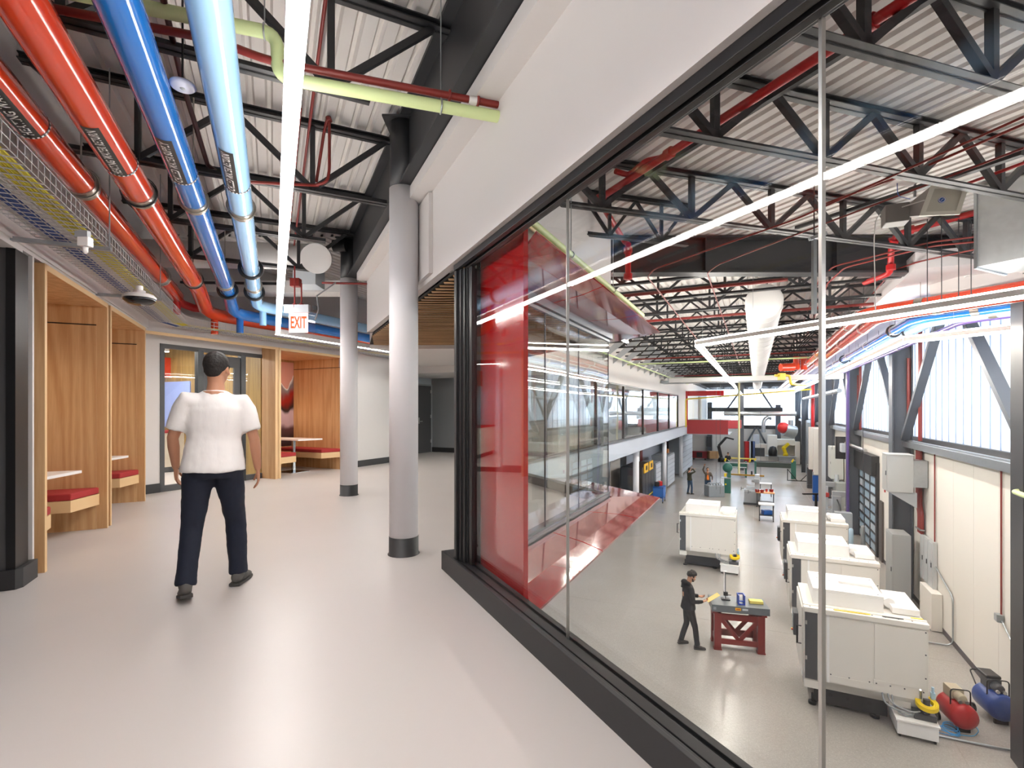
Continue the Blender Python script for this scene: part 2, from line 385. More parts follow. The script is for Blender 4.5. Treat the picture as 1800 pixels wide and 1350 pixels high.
# --- wall 3 of the corridor (parallel to the hall), recess with storefront, booth niche, far doors
tS0, tS1 = tw(252, W3R), tw(457, W3R)
tN0, tN1 = tw(490, W3)+.02, 8.62
t3E = tw(731, W3)
mb = MB(-AH)
mb.box(W3R-.12, W3R, tS0-.6, tw(281, W3R), 0, ZD)
mb.box(W3R-.12, W3R, tw(281, W3R), tS1+.1, 2.47, ZD)
mb.box(W3-.06, W3, tS0-.2, tN1+.0, zP, 2.95)
mb.box(W3R-.12, W3-.06, tS0-.2, tN1, 2.75, 2.95)
mb.box(W3-.10, W3, tN1, t3E, 0, 2.95)
mb.box(W3R-.2, W3R-.1, tS0-.6, 22, 2.9, ZD)
S(mb, 'wall_rear', white)
S(MB(-AH).box(W3R, W3R+.02, tS0-.2, tw(281, W3R), 0, .15), 'baseboard_rear', base_black)
S(MB(-AH).box(W3, W3+.02, tN1+.02, t3E, 0, .15), 'baseboard_rear', base_black)
# far door recess
WD = -9.5
tD0, tD1 = tw(733, WD), tw(757, WD)
mb = MB(-AH); mb.box(WD-.1, WD, t3E-2.5, tD0-.05, 0, 2.6); mb.box(WD-.1, WD, tD0-.05, tD1+.05, 2.15, 2.6)
mb.box(WD-.1, W3, t3E-.1, t3E, 0, 2.6)
S(mb, 'wall_door_recess', lgrey_en)
tGw = tD1+.05
S(MB(-AH).box(WD-.1, -5.1, tGw, tGw+.12, 0, 2.45), 'wall_far_grey', M('mid_grey_paint', '8e9092', .6))
S(MB(-AH).box(WD, -5.2, tGw-.02, tGw, 0, .15), 'baseboard_far', base_black)
S(MB(-AH).box(WD, -5.1, t3E, tGw+.1, 2.38, 2.46), 'ceiling_far', white)
S(MB(-AH).box(WD-.1, -5.1, t3E-.0, tGw+.1, 2.46, 2.9), 'wall_far_fascia', white)
d = S(MB(-AH).box(WD-.03, WD+.01, tD0, tD1, 0, 2.13), 'door_1', charcoal)
S(MB(-AH).box(WD-.04, WD+.03, tD1, tD1+.05, 0, 2.18).box(WD-.04, WD+.03, tD0-.05, tD0, 0, 2.18).box(WD-.04, WD+.03, tD0, tD1, 2.13, 2.18), 'door_frame', grey_en, d)
S(MB(-AH).cyl((WD+.06, tD0+.08, 1.0), (WD+.06, tD0+.2, 1.0), .012).cyl((WD, tD0+.08, 1.0), (WD+.06, tD0+.08, 1.0), .012).box(WD+.01, WD+.02, tD0+.05, tD0+.11, .93, 1.12), 'door_handle', alu, d)
mb = MB(-AH)
for z in (.3, 1.1, 1.9): mb.box(WD+.01, WD+.03, tD1-.03, tD1, z, z+.1)
S(mb, 'hinge', alu, d)
# --- upper wall above the near window, ledge and soffit beam
sW1 = su(645, 1.30)
mb = MB(AC); mb.box(1.30, 1.37, SB, sW1, 2.55, ZD); mb.box(1.15, 1.30, SB, sW1, 3.34, 3.45)
S(mb, 'wall_above_window', white)
S(MB(AC).box(1.262, 1.30, su(757, 1.28), su(733, 1.28), 2.6, 3.325), 'trim_3', white)
S(MB(AC).box(1.30, 2.6, sW1-.07, sW1, 2.55, ZD), 'wall_bulkhead_end', white)
S(MB(AC).box(1.37, 1.44, SB, 3.8, 2.58, ZD), 'wall_above_window_outer', white)
# dark steel girder over the columns
mb = MB(AC); mb.box(1.056, 1.257, SB, 9.2, 3.46, 3.49); mb.box(1.056, 1.257, SB, 9.2, 4.10, 4.13); mb.box(1.145, 1.168, SB, 9.2, 3.49, 4.10)
S(mb, 'beam_1', steel_black)
# --- bay: white wall above its glass, facet, facade of the hall
S(MB(-AH).box(WB-.05, WB+.04, t0B, tG, 2.56, ZD), 'wall_bay_upper', white)
S(MB(AC).box(uG-.06, uG, sGc, sF+.05, 2.60, ZD), 'wall_bay_facet_upper', white)
S(MB(-AH).box(-5.12, -5.0, tF, TE, 2.42, ZD), 'wall_facade_upper', white)
S(MB(-AH).box(-5.02, -4.90, tF, TE, -.58, .08), 'trim_4', facade_grey)
S(MB(-AH).box(-4.99, -4.86, tF, TE, .06, .11), 'trim_5', M('grey_sill_metal', '6b7178', .4, metal=.4))
# interior bulkhead soffits of the mezzanine beyond the facade
S(MB(-AH).box(-9.0, -5.1, tGw+.2, TE, 2.7, 2.78), 'ceiling_gallery', white)
S(MB(-AH).box(-9.1, -9.0, tGw+.2, TE, 0, 2.7), 'wall_gallery', lgrey_en)
# --- lower storey walls of the hall
S(MB(-AH).box(-7.6, -7.5, -8, TE, ZH, -.6), 'wall_hall_left', facade_grey)
S(MB(-AH).box(-7.5, -7.48, -8, TE, ZH, ZH+.12), 'baseboard_hall_left', base_black)
S(MB(AC).box(.9, 1.0, SB, 4, ZH, -.6), 'wall_hall_under', facade_grey)
# --- right wall of the hall: panels below, ledge, translucent glazing above
tC1 = tw(1776, WR-.53)-.42; 
COLT = [tC1+8.15*k for k in range(7)]
tW0 = tC1-1.2; uR = toC(Hw(WR, tW0, 0))[0]
pj = 1.22; t = tW0; wr_t = []
while t < TE:
    t2 = min(t+pj, TE)
    wr_t.append((t, t2)); t = t2
wrt = S(MB(-AH).box(WR+.1, WR+.2, tW0, TE, ZH, .42), 'wall_right', white)
for t, t2 in wr_t: S(MB(-AH).box(WR, WR+.1, t+.004, t2-.004, ZH, .42), 'wall_panel', wall_cream, wrt)
S(MB(-AH).box(WR-.012, WR, tW0, TE, ZH, ZH+.13), 'baseboard_right', M('brown_grey_rubber_base', '4f4a4b', .6))
S(MB(-AH).box(WR-.22, WR+.3, tW0, TE, .36, .43).box(WR-.22, WR-.17, tW0, TE, .26, .36).box(WR-.16, WR-.1, tW0, TE, .43, .47), 'trim_6', zinc)
S(MB(-AH).box(WR+.12, WR+.3, tW0, TE, .43, .55), 'trim_7', steel_black)
win = S(MB(-AH).box(WR+.20, WR+.30, tW0, TE, 4.02, ZD), 'window_1', steel_grey)
t = tC1-1.5; i = 0
lanes = []
while t < TE-.1:
    lanes.append(t); t += .5
pane0 = None
for t in lanes:
    o = S(MB(-AH).box(WR+.22, WR+.26, t+.008, t+.492, .53, 4.02), 'pane', poly, win)
mb = MB(-AH)
for t in lanes: mb.box(WR+.20, WR+.22, t-.011, t+.011, .53, 4.02)
S(mb, 'window_mullion', M('pale_blue_mullion', '9fb0cf', .5), win)
for k, t in enumerate(COLT):
    mb = MB(-AH); mb.box(WR-.53, WR-.50, t, t+.42, ZH, ZD); mb.box(WR-.05, WR-.02, t, t+.42, ZH, ZD); mb.box(WR-.5, WR-.05, t+.19, t+.23, ZH, ZD)
    T(mb, 'steel_column', steel_grey if k else steel_black, ['nearest and largest dark steel column, at the right edge' if k == 0 else 'dark steel column '+['', 'second along the glazed side wall, behind the big grey electrical box', 'third along the glazed side wall, beside the black sectional door', 'fourth along the glazed side wall, past the purple pipe', 'fifth along the glazed side wall', 'sixth along the glazed side wall, near the grey conduits', 'last and farthest along the glazed side wall'][k]][0], 'column', 'steel columns along the glazed wall')
for k, t in enumerate(COLT[:-1]):
    t2 = COLT[k+1]; tm = (t+t2)/2+.2
    for a, b, nm in ((t+.4, tm-.12, 'near'), (t2, tm+.12, 'far')):
        mb = MB(-AH); mb.bar((WR-.22, a, .5), (WR-.22, b, 4.1), .20, .12)
        T(mb, 'diagonal_brace', steel_grey, 'blue-grey steel brace in glazed bay %s, its %s leg' % (['one next to the nearest column', 'two above the grey box', 'three above the sectional door', 'four', 'five', 'six by the end wall'][k], nm), 'brace', 'diagonal braces in front of the glazing')
# near end of the side wall turns with the corridor
mb = MB(AC); sR = toC(Hw(WR, tW0, 0))[1]
S(mb.box(uR, uR+.1, SB, sR, ZH, .42), 'wall_near_right', wall_cream)
win = S(MB(AC).box(uR+.2, uR+.3, SB, sR, 4.02, ZD), 'window_2', steel_grey)
s = sR-.5
while s > SB:
    S(MB(AC).box(uR+.22, uR+.26, s+.008, s+.492, .43, 4.02), 'pane', poly, win); s -= .5
# closing walls behind the camera
S(MB(AC).box(U0-1.9, 13, SB-.1, SB, ZH, ZD), 'wall_behind', white)
S(MB(AC).box(U0-1.9, U0-1.7, SB, 9, -.6, ZD), 'wall_outer_left', white)
# --- end wall of the hall
S(MB(-AH).box(-8, 6, TE, TE+.1, ZH, -.45), 'wall_end', wall_cream)
S(MB(-AH).box(-8, 6, TE-.06, TE+.0, -.75, -.35), 'trim_8', steel_black)
win = S(MB(-AH).box(-8, 6, TE, TE+.1, 3.9, ZD), 'window_3', steel_grey)
w = -5.2
while w < 4.6:
    S(MB(-AH).box(w+.01, w+.64, TE+.02, TE+.06, -.4, 3.9), 'pane', poly, win); w += .65
# --- bend girder between the two roofs
gx0, gx1 = 1.60, 9.2; gz0, gz1 = 3.56, 4.15
mb = MB(0); mb.box(gx0, gx1, YB-.13, YB+.13, gz0, gz0+.03).box(gx0, gx1, YB-.13, YB+.13, gz1-.03, gz1).box(gx0, gx1, YB-.01, YB+.01, gz0, gz1)
for x in (3.1, 5.2, 7.3): mb.box(x-.008, x+.008, YB-.12, YB-.01, gz0, gz1)
S(mb, 'beam_2', steel_black)
# --- slatted wood ceiling inside the bay
bayset = MB(0)
zS = 2.50
def bay_x(Y):
    """x where the bay glass lies at depth Y"""
    if Y < pG.y: return (Y*sH+(WB))/cH
    return (uG-sC*Y)/cC
c0 = S(MB(0).prism([(bay_x(4.2)-.1, 4.2), (pG.x-.05, pG.y), (bay_x(8.8)-.1, 8.8), (-2.5, 8.8), ((1.38-sC*7.7)/cC, 7.7), ((1.38-sC*4.2)/cC, 4.2)], zS+.014, zS+.04), 'ceiling_slatted', M('black_ceiling_felt', '181410', .9))
Y = 4.0
while Y < 8.75:
    xl = (1.372-sC*Y)/cC if Y < 7.7 else (1.372-sC*7.7)/cC-(Y-7.7)*.25
    S(MB(0).box(xl, bay_x(Y)-.07, Y, Y+.048, zS, zS+.007), 'slat', slat_wood, c0); Y += .115
S(MB(0).box(-2.5, bay_x(8.82)-.1, 8.80, 8.85, 2.44, 2.9), 'trim_9', white)
S(MB(0).prism([(-2.5, 8.85), (bay_x(8.9)-.1, 8.85), (bay_x(10.5)-.2, 10.5), (-1.2, 14.5), (-2.5, 14.5)], 2.56, 2.58), 'ceiling_gallery_white', white)

# ---------------------------------------------------------------- near window: kerb, frame, panes
w1 = S(MB(AC).box(1.307, 1.332, SB, sK, 0, .157).box(1.332, 1.58, sP, sK, 0, .157), 'window_4', base_black, bevel=.003)
mb = MB(AC); mb.box(1.332, 1.352, SB, sP, 0, .150).box(1.352, 1.362, SB, sP, 0, .12).box(1.362, 1.420, SB, sP, 0, .148).box(1.42, 1.45, SB, sP, 0, .13).box(1.452, 1.49, SB, sP, 0, .14)
S(mb, 'window_sill', frame_black, w1, bevel=.002)
mb = MB(AC); mb.box(1.34, 1.375, sP-.05, sP, .15, 2.5).box(1.36, 1.385, sP-.10, sP-.05, .15, 2.5).box(1.375, 1.40, sP-.15, sP-.10, .15, 2.5).box(1.39, 1.405, sP-.17, sP-.15, .15, 2.5).box(1.40, 1.43, sP-.24, sP-.17, .15, 2.5).box(1.41, 1.60, sP-.17, sP, .15, 2.5)
S(mb, 'window_post', frame_black, w1, bevel=.003)
mb = MB(AC); mb.box(1.335, 1.372, SB, sP, 2.505, 2.555).box(1.372, 1.385, SB, sP-.05, 2.53, 2.56).box(1.385, 1.42, SB, sP-.05, 2.495, 2.56).box(1.42, 1.45, SB, sP-.1, 2.51, 2.57)
S(mb, 'window_head', frame_black, w1, bevel=.003)
js = [sG, su(998, UG), su(1445, UG)]
js += [js[2]-1.38*k for k in range(1, 5)]
for a, b in zip(js[:-1], js[1:]):
    o = S(MB(AC).box(UG-.006, UG+.006, b+.004, a-.004, .13, 2.51), 'glass_pane', glass, w1)
for k, s in enumerate(js[1:]):
    S(MB(AC).box(UG-.009, UG+.009, s-.005 if k else s-.0015, s+.005 if k else s+.0015, .13, 2.50), 'glass_joint', alu, w1)
# ---------------------------------------------------------------- bay window with its red hood
w2 = S(MB(-AH).box(WB-.14, WB+.03, t0B+.1, tG, 0, .14), 'window_5', frame_black, bevel=.004)
S(MB(-AH).box(WB-.02, WB+.03, t0B+.1, tG+.03, .14, .16), 'window_sill', M('grey_frame_metal', '4b5157', .4), w2)
S(MB(-AH).box(WB-.10, WB+.06, t0B+.1, tG+.03, 2.40, 2.54).box(WB-.02, WB+.02, t0B+.1, tG, 2.36, 2.40), 'window_head', M('grey_frame_metal_head', '59616a', .35, metal=.3), w2, bevel=.004)
tj = [t0B+.1, tw(958, WB), tw(1017, WB), tG]
for a, b in zip(tj[:-1], tj[1:]): S(MB(-AH).box(WB-.006, WB+.006, a+.003, b-.003, .14, 2.42), 'glass_pane', glass_green, w2)
for t in tj[1:]: S(MB(-AH).box(WB-.008, WB+.008, t-.003, t+.003, .14, 2.40), 'glass_joint', M('silicone_joint', '4c5560', .4), w2)
w3 = S(MB(AC).box(uG-.14, uG+.02, sGc, sF, 0, .14), 'window_6', frame_black, bevel=.004)
S(MB(AC).box(uG-.08, uG+.05, sGc, sF, 2.40, 2.54), 'window_head', M('grey_frame_metal_head2', '59616a', .35, metal=.3), w3)
n = 3
for k in range(n):
    a = sGc+(sF-sGc)*k/n; b = sGc+(sF-sGc)*(k+1)/n
    S(MB(AC).box(uG-.006, uG+.006, a+.01, b-.01, .14, 2.42), 'glass_pane', glass_green, w3)
# red hood: near jamb, soffit panels, sill panels
zt, zb = 2.50, .07
uJ = 1.505
hood = thing('window_hood', 'glossy red flared metal hood around the bay window', 'window hood', (pG.x, pG.y, zb))
sJ = su(928, uJ+.022)+.02
S(MB(AC).box(uJ, uJ+.02, sJ, sP-.17, .06, 2.60), 'side_panel', red_panel, hood, bevel=.002)
S(MB(AC).box(uJ-.012, uJ+.022, sJ-.022, sJ, .06, 2.60), 'panel_edge', red_panel, hood)
o0 = Cw(uJ, sJ, 0); wo, to = toH(o0)                   # outer near corner
wo = -1.30; tO = tw(1160, wo); oF = Hw(wo, tO, 0)
inn0 = Hw(WB+.05, t0B+.2, 0); innG = Hw(WB+.05, tG+.02, 0)
oN = Hw(wo, to, 0)
fin = Cw(uG+.05, sGc+2.2, 0); fout = Cw(toC(oF)[0], toC(oF)[1]+2.2, 0)
midN = inn0.lerp(oN, .62); midF = innG.lerp(oF, .62)
for z, nm in ((zt, 'soffit_panel'), (zb, 'sill_panel')):
    dz = .05 if nm == 'soffit_panel' else -.05
    def q(p, k): return Vector((p.x, p.y, z+dz*k))
    segs = 3
    for rowi, (a0, a1, b0, b1, k0, k1) in enumerate(((inn0, innG, midN, midF, 0, .3), (midN, midF, oN, oF, .3, 1.0))):
        for j in range(segs):
            f0, f1 = j/segs+.002, (j+1)/segs-.002
            pa, pb = a0.lerp(a1, f0), a0.lerp(a1, f1); pc, pd = b0.lerp(b1, f1), b0.lerp(b1, f0)
            e = .004 if rowi else 0
            S(MB(0).slab([q(pa, k0), q(pb, k0), q(pc, k1), q(pd, k1)], .02 if z > 1 else -.02), nm, red_panel, hood)
    S(MB(0).slab([q(innG, 0), q(fin, 0), q(fout, 1), q(oF, 1)], .02 if z > 1 else -.02), nm, red_panel, hood)
# ---------------------------------------------------------------- strip windows of the facade
ms = [tF]+[tw(x, -5.0) for x in (1097, 1131, 1157, 1176.5, 1192)]
st = ms[2]-ms[1]
ms = [tF, ms[1]-st, ]+ms[1:]
w7 = S(MB(-AH).box(-5.08, -4.98, tF, ms[-1], .08, .14).box(-5.08, -4.98, tF, ms[-1], 2.36, 2.42), 'window_7', frame_black)
for a, b in zip(ms[:-1], ms[1:]):
    S(MB(-AH).box(-5.035, -5.025, a+.03, b-.03, .14, 2.36), 'glass_pane', glass_green, w7)
for t in ms: S(MB(-AH).box(-5.09, -4.98, t-.04, t+.04, .14, 2.36), 'window_mullion', frame_black, w7)
S(MB(-AH).box(-5.12, -5.0, ms[-1], TE, .08, 2.42), 'wall_facade_end', white)
# ---------------------------------------------------------------- storefront in the recess
ta, tb = tw(281, W3R), tS1+.08
w8 = S(MB(-AH).box(W3R-.07, W3R+.01, ta, ta+.07, 0, 2.47).box(W3R-.07, W3R+.01, ta, tb, 2.40, 2.47).box(W3R-.07, W3R+.01, ta, tw(355, W3R), 0, .10).box(W3R-.07, W3R+.01, tw(425, W3R), tb, 0, .10), 'window_8', charcoal)
tm1, tm2, tm3 = tw(352, W3R), tw(427, W3R), tw(438, W3R)
for t in (tm1, tm2): S(MB(-AH).box(W3R-.08, W3R+.02, t-.05, t+.05, 0, 2.42), 'window_mullion', frame_black, w8)
S(MB(-AH).box(W3R-.03, W3R-.02, ta+.07, tm1-.05, .1, 2.4), 'glass_pane', glass, w8)
S(MB(-AH).box(W3R-.03, W3R-.02, tm2+.05, tb, .1, 2.4), 'glass_pane', glass, w8)
d2 = S(MB(-AH).box(W3R-.05, W3R, tm1+.05, tm1+.17, 0, 2.36).box(W3R-.05, W3R, tm2-.17, tm2-.05, 0, 2.36).box(W3R-.05, W3R, tm1+.17, tm2-.17, 2.16, 2.36).box(W3R-.05, W3R, tm1+.17, tm2-.17, 0, .3), 'door_2', charcoal)
S(MB(-AH).box(W3R-.03, W3R-.02, tm1+.17, tm2-.17, .3, 2.16), 'glass_pane', glass, d2)
S(MB(-AH).cyl((W3R+.06, tm1+.12, .9), (W3R+.06, tm1+.12, 1.3), .014), 'door_handle', alu, d2)
# the room behind the storefront
rb = -13.3
S(MB(-AH).box(rb-.1, rb, 1.0, tN0-.0, 0, 2.9), 'wall_back_room', lgrey_en)
S(MB(-AH).box(rb, W3R-.1, 1.0, 1.1, 0, 2.9), 'wall_back_room_side', lgrey_en)
S(MB(-AH).box(rb, W3R-.1, tN0-.08, tN0-.05, 0, 2.9), 'wall_back_room_side', wood('ochre_wood_wall2', 'a8884f', '8a6e3e'))
S(MB(-AH).box(rb, W3R-.1, 1.0, tN0, 2.75, 2.8), 'ceiling_back_room', white)
# ================================================================ CORRIDOR
# --- round white columns
def col_at(u, Y, lab):
    s = (Y-sC*u)/cC; p = Cw(u, s, 0)
    t = thing('round_column', lab, 'column', p, 0, 'round white columns of the corridor')
    B(MB().lathe((0,0,0), [(.135, .17), (.135, 3.46)], 32), 'shaft', M('column_paint', 'dcdadd', .6), t)
    B(MB().lathe((0,0,0), [(.150, 0), (.150, .004), (.1385, .006), (.1385, .17), (.135, .171)], 32), 'base_band', base_black, t)
    B(MB().lathe((0,0,0), [(.128, 3.46), (.128, 4.08)], 24), 'steel_top', steel_black, t)
    B(MB().box(-.17, .17, -.15, .15, 4.08, 4.10), 'cap_plate', steel_black, t)
    return t
c1 = col_at(1.124, 4.77, 'large round white column with dark base band, nearest the black window frame')
c2 = col_at(1.10, 8.04, 'slimmer-looking round white column farther along the corridor, by the booth niche')
# --- open web joists
def joist(name, fr, p, q, ztop, depth, pitch, label, group, single_webs, inset=.45, sc_=1.0, share=None, mat=steel_black):
    p = Vector(p); q = Vector(q); d = q-p; Lx = d.length; ang = math.atan2(d.y, d.x)
    root = thing(name, label, 'roof truss', (p.x, p.y, ztop-depth), ang, group)
    zt_, zb_ = depth, 0
    w = .045*sc_
    B(MB().box(0, Lx, -w-.006, -.006, zt_-.055, zt_-.047).box(0, Lx, .006, w+.006, zt_-.055, zt_-.047).box(0, Lx, -.012, -.004, zt_-.055, zt_).box(0, Lx, .004, .012, zt_-.055, zt_).box(0, Lx, -w, w, zt_-.008, zt_), 'top_chord', mat, root)
    B(MB().box(inset, Lx-inset, -w-.004, -.006, 0, .007).box(inset, Lx-inset, .006, w+.004, 0, .007).box(inset, Lx-inset, -.012, -.004, 0, .05).box(inset, Lx-inset, .004, .012, 0, .05), 'bottom_chord', mat, root)
    n = max(1, round((Lx-2*.12)/pitch)); pt = (Lx-.24)/n
    segs = []
    for k in range(n):
        a, m_, b = .12+k*pt, .12+(k+.5)*pt, .12+(k+1)*pt
        segs += [((a, 0, zt_-.05), (m_, 0, .03)), ((m_, 0, .03), (b, 0, zt_-.05)), ((m_, 0, .03), (m_, 0, zt_-.05))]
    if single_webs:
        for a, b in segs: B(MB().bar(a, b, .045*sc_, .045*sc_), 'web_member', mat, root)
    else:
        mb = MB()
        for a, b in segs: mb.bar(a, b, .04*sc_, .04*sc_)
        tag(B(mb, 'web_bars', mat, root), kind='stuff')
    return root
cs = [.45, 1.95, 3.45, 5.13, 6.6, 8.05]
names = ['behind', 'nearest', 'over the green pipe bend', 'bearing on the near white column', 'next past the near white column', 'bearing near the far white column']
for i, s in enumerate(cs):
    a = Cw(1.14, s, 0); b = Cw(U0-.05, s, 0)
    if i == 0: lab = 'black open steel truss over the corridor, nearest overhead across the pipes'
    else: lab = 'black open steel truss over the corridor, '+['', 'second overhead, crossing above the green pipe', 'third, above the pipe labels', 'fourth, bearing on the near white column', 'fifth, just past the near white column', 'farthest, above the white air duct'][i]
    joist('roof_truss', 0, a, b, 4.12, .68, 1.45, lab, 'trusses over the corridor', True, inset=.10 if i == 3 else .55)
# cross bridging bars between trusses along the corridor
for u, k in ((-.35, 0), ):
    T(MB(AC).bar((u, SB+.1, 3.50), (u, 9, 3.50), .04, .04), 'bridging_bar', steel_black, 'thin black angle bar tying the corridor trusses together along the bottom', 'bar')
# --- the four big coloured pipes, their clips, bands and labels
ZP = 3.12
def bend(p, c, q, r=.28, n=6):
    p, c, q = Vector(p), Vector(c), Vector(q); a = c+(p-c).normalized()*r; b = c+(q-c).normalized()*r
    return [a.lerp(c, t).lerp(c.lerp(b, t), t) for t in [i/n for i in range(n+1)]]
def route(pts, r=.28):
    out = [Vector(pts[0])]
    for i in range(1, len(pts)-1): out += bend(pts[i-1], pts[i], pts[i+1], r)
    return out+[Vector(pts[-1])]
tape = M('black_label_tape', '222224', .35); tape_white = M('white_lettering', 'f0f0ee', .4)
ring_mat = M('steel_clip', 'b7b3ab', .28, metal=.9)
def big_pipe(u, w, z, zr, r, mat, word, lab, t_end, stub, label_s=(3.70, 4.36)):
    se = s_on_w(u, w); e = Cw(u, se, z); e2 = Cw(u, se-.02, zr)
    tt = toH(e)[1]
    root = thing('service_pipe', lab, 'pipe', Cw(u, SB, z), 0, 'insulated service pipes over the corridor')
    pts = [Cw(u, SB, z), Cw(u, se-1.2, z), Cw(u, se, zr), Hw(w, t_end, zr)] if t_end else [Cw(u, SB, z), Cw(u, 9.15, z)]
    B(MB(0).tube([pts[0], pts[1]]+bend(pts[1], pts[2], pts[3], .34, 10)+[pts[3]] if t_end else pts, r, 28), 'pipe_body', mat, root)
    if stub:
        sp = Hw(w, tt+.12, zr-r*.6); B(MB(0).cyl(sp, sp-Vector((0,0,.26)), .055, 18), 'drain_stub', mat, root)
    for s in (1.95, 4.93, 7.95):
        B(MB(AC).tube([(u, s-.065, z), (u, s+.065, z)], r+.008, 28), 'clip_band', ring_mat, root)
        mb = MB(AC); mb.torus((u, s, z), r+.014, .006, (0, 1, 0), 28, 6)
        mb.cyl((u, s, z+r), (u, s, 3.98), .006, 6); mb.torus((u, s, z+.01), r+.02, .004, (0,1,0), 20, 5)
        B(mb, 'clevis_hanger', steel_black if r > .1 else ring_mat, root)
    # label on the side that faces down towards the window
    ca = math.atan2(-u, z-CZ); ctr = ca-math.radians(26)
    def on(a, s, rr): return (u+math.sin(a)*rr, s, z-math.cos(a)*rr)
    s0, s1 = label_s; half = .045/r
    mb = MB(AC); nseg = 8
    vs = []; fs = []
    for j in range(nseg+1):
        a = ctr-half+2*half*j/nseg; vs += [on(a, s0, r+.002), on(a, s1, r+.002)]
    for j in range(nseg): fs.append((2*j, 2*j+1, 2*j+3, 2*j+2))
    mb.add(vs, fs, True); lb = B(mb, 'label_tape', tape, root)
    tv, tf = textmesh(word, .066, .0014)
    wd = max(v.x for v in tv)-min(v.x for v in tv); k = (s1-s0-.06)/wd
    mb = MB(AC); mb.add([on(ctr-v.y/r, (s0+s1)/2-v.x*k, r+.0034) for v in tv], tf); B(mb, 'lettering', tape_white, lb)
    sb = s1+.005
    mb = MB(AC); mb.tube([(u, sb-.013, z), (u, sb+.013, z)], r+.0015, 28, cap=False); bd = B(mb, 'arrow_band', tape, root)
    mb = MB(AC); N = 26
    for j in range(N):
        a = 2*math.pi*j/N
        mb.add([on(a-.06, sb-.008, r+.003), on(a+.06, sb-.008, r+.003), on(a+.06, sb+.008, r+.003), on(a-.06, sb+.008, r+.003)], [(0,1,2,3)])
    B(mb, 'band_marks', tape_white, bd)
    return root
big_pipe(-.25, -7.55, ZP, 3.12, .094, lblue, 'CHILLED WATER RETURN', 'light blue insulated pipe lettered chilled water return, rightmost of the four', t3E-.05, True)
big_pipe(-.60, -7.85, ZP, 2.98, .094, blue, 'CHILLED WATER SUPPLY', 'deep blue insulated pipe lettered chilled water supply', t3E-.05, True)
big_pipe(-.975, -8.12, ZP, 2.95, .105, orange, 'HEATING WATER RETURN', 'orange-red insulated pipe lettered heating water return, beside the deep blue pipe', t3E-.05, True)
big_pipe(-1.34, -8.3, ZP, 3.0, .100, orange, 'HEATING WATER SUPPLY', 'orange-red insulated pipe lettered heating water supply, directly above the cable tray', None, False, (3.2, 4.0))
for u, r, c in ((-.25, .094, 'light blue'), (-.60, .094, 'deep blue')):
    for s in (7.0, 8.35) if u == -.25 else (8.4,):
        T(MB(AC).torus((u, s, ZP), r+.028, .022, (0,1,0), 28, 8), 'pipe_saddle', black, 'thick black rubber ring around the %s pipe %s' % (c, 'at its far bend' if s > 8 else 'halfway to its bend'), 'pipe ring', 'black rubber rings on the blue pipes')
# smaller red valve stub at the end of the outer red pipe
mb = MB(AC); mb.tube([(-1.34, 9.1, ZP), (-1.30, 9.35, ZP-.08), (-1.15, 9.45, ZP-.12), (-.9, 9.5, ZP-.12)], .06, 16); mb.cyl((-1.34, 9.2, ZP), (-1.34, 9.2, ZP-.28), .05, 16)
T(mb, 'pipe_elbow', fire_red, 'bright red elbow and stub at the far end of the outer orange-red pipe', 'pipe')
# --- wire cable tray and its cables
tray_pts = lambda: None
TU0, TU1, TZ = -1.63, -1.20, 2.68
sTe = 9.05
def tray(name, base, d, nrm, L, lab, cross):
    """base point, run direction d, sideways direction nrm"""
    root = thing(name, lab, 'cable tray', base, 0, 'wire mesh cable trays')
    mb = MB(0); W = TU1-TU0; r = .0034
    def P_(a, x, z): return Vector(base)+d*a+nrm*x+Vector((0,0,z))
    for k in range(8): mb.tube([P_(0, W*k/7, 0), P_(L, W*k/7, 0)], r, 4, False)
    for x in (0, W):
        for z in (.05, .11): mb.tube([P_(0, x, z), P_(L, x, z)], r, 4, False)
    n = int(L/cross)
    for k in range(n+1):
        a = k*cross; mb.tube([P_(a, 0, .11), P_(a, 0, 0), P_(a, W, 0), P_(a, W, .11)], r, 4, False)
    tag(B(mb, 'wire_mesh', tray_wire, root), kind='stuff')
    return root, P_
dC3 = Cw(0, 1, 0); nC3 = Cw(1, 0, 0); dH3 = Hw(0, 1, 0); nH3 = Hw(1, 0, 0)
trA, PA = tray('cable_tray', Cw(TU0, -3, TZ), dC3, nC3, sTe+3, 'long wire mesh cable tray hung above the wooden booths', .085)
tB0 = toH(Cw(-1.42, sTe+.45, 0))[1]; tWt = -8.36
trB, PB = tray('cable_tray', Hw(tWt, tB0, TZ), dH3, nH3, t3E-.15-tB0, 'wire mesh cable tray running along the rear wall toward the far door', .10)
for s in (2.05, 5.0, 7.0):
    T(MB(AC).bar((TU0-.14, s, TZ-.03), (TU1+.03, s, TZ-.03), .045, .03).cyl((TU1+.02, s, TZ-.03), (TU1+.02, s, 4.1), .005, 6), 'tray_bracket', grey_en, 'grey bracket bar under the cable tray %s' % ('nearest, beside the small white sensor', 'above the first booth edge', 'above the second booth')[(2.05, 5.0, 7.0).index(s)], 'bracket', 'brackets under the cable tray')
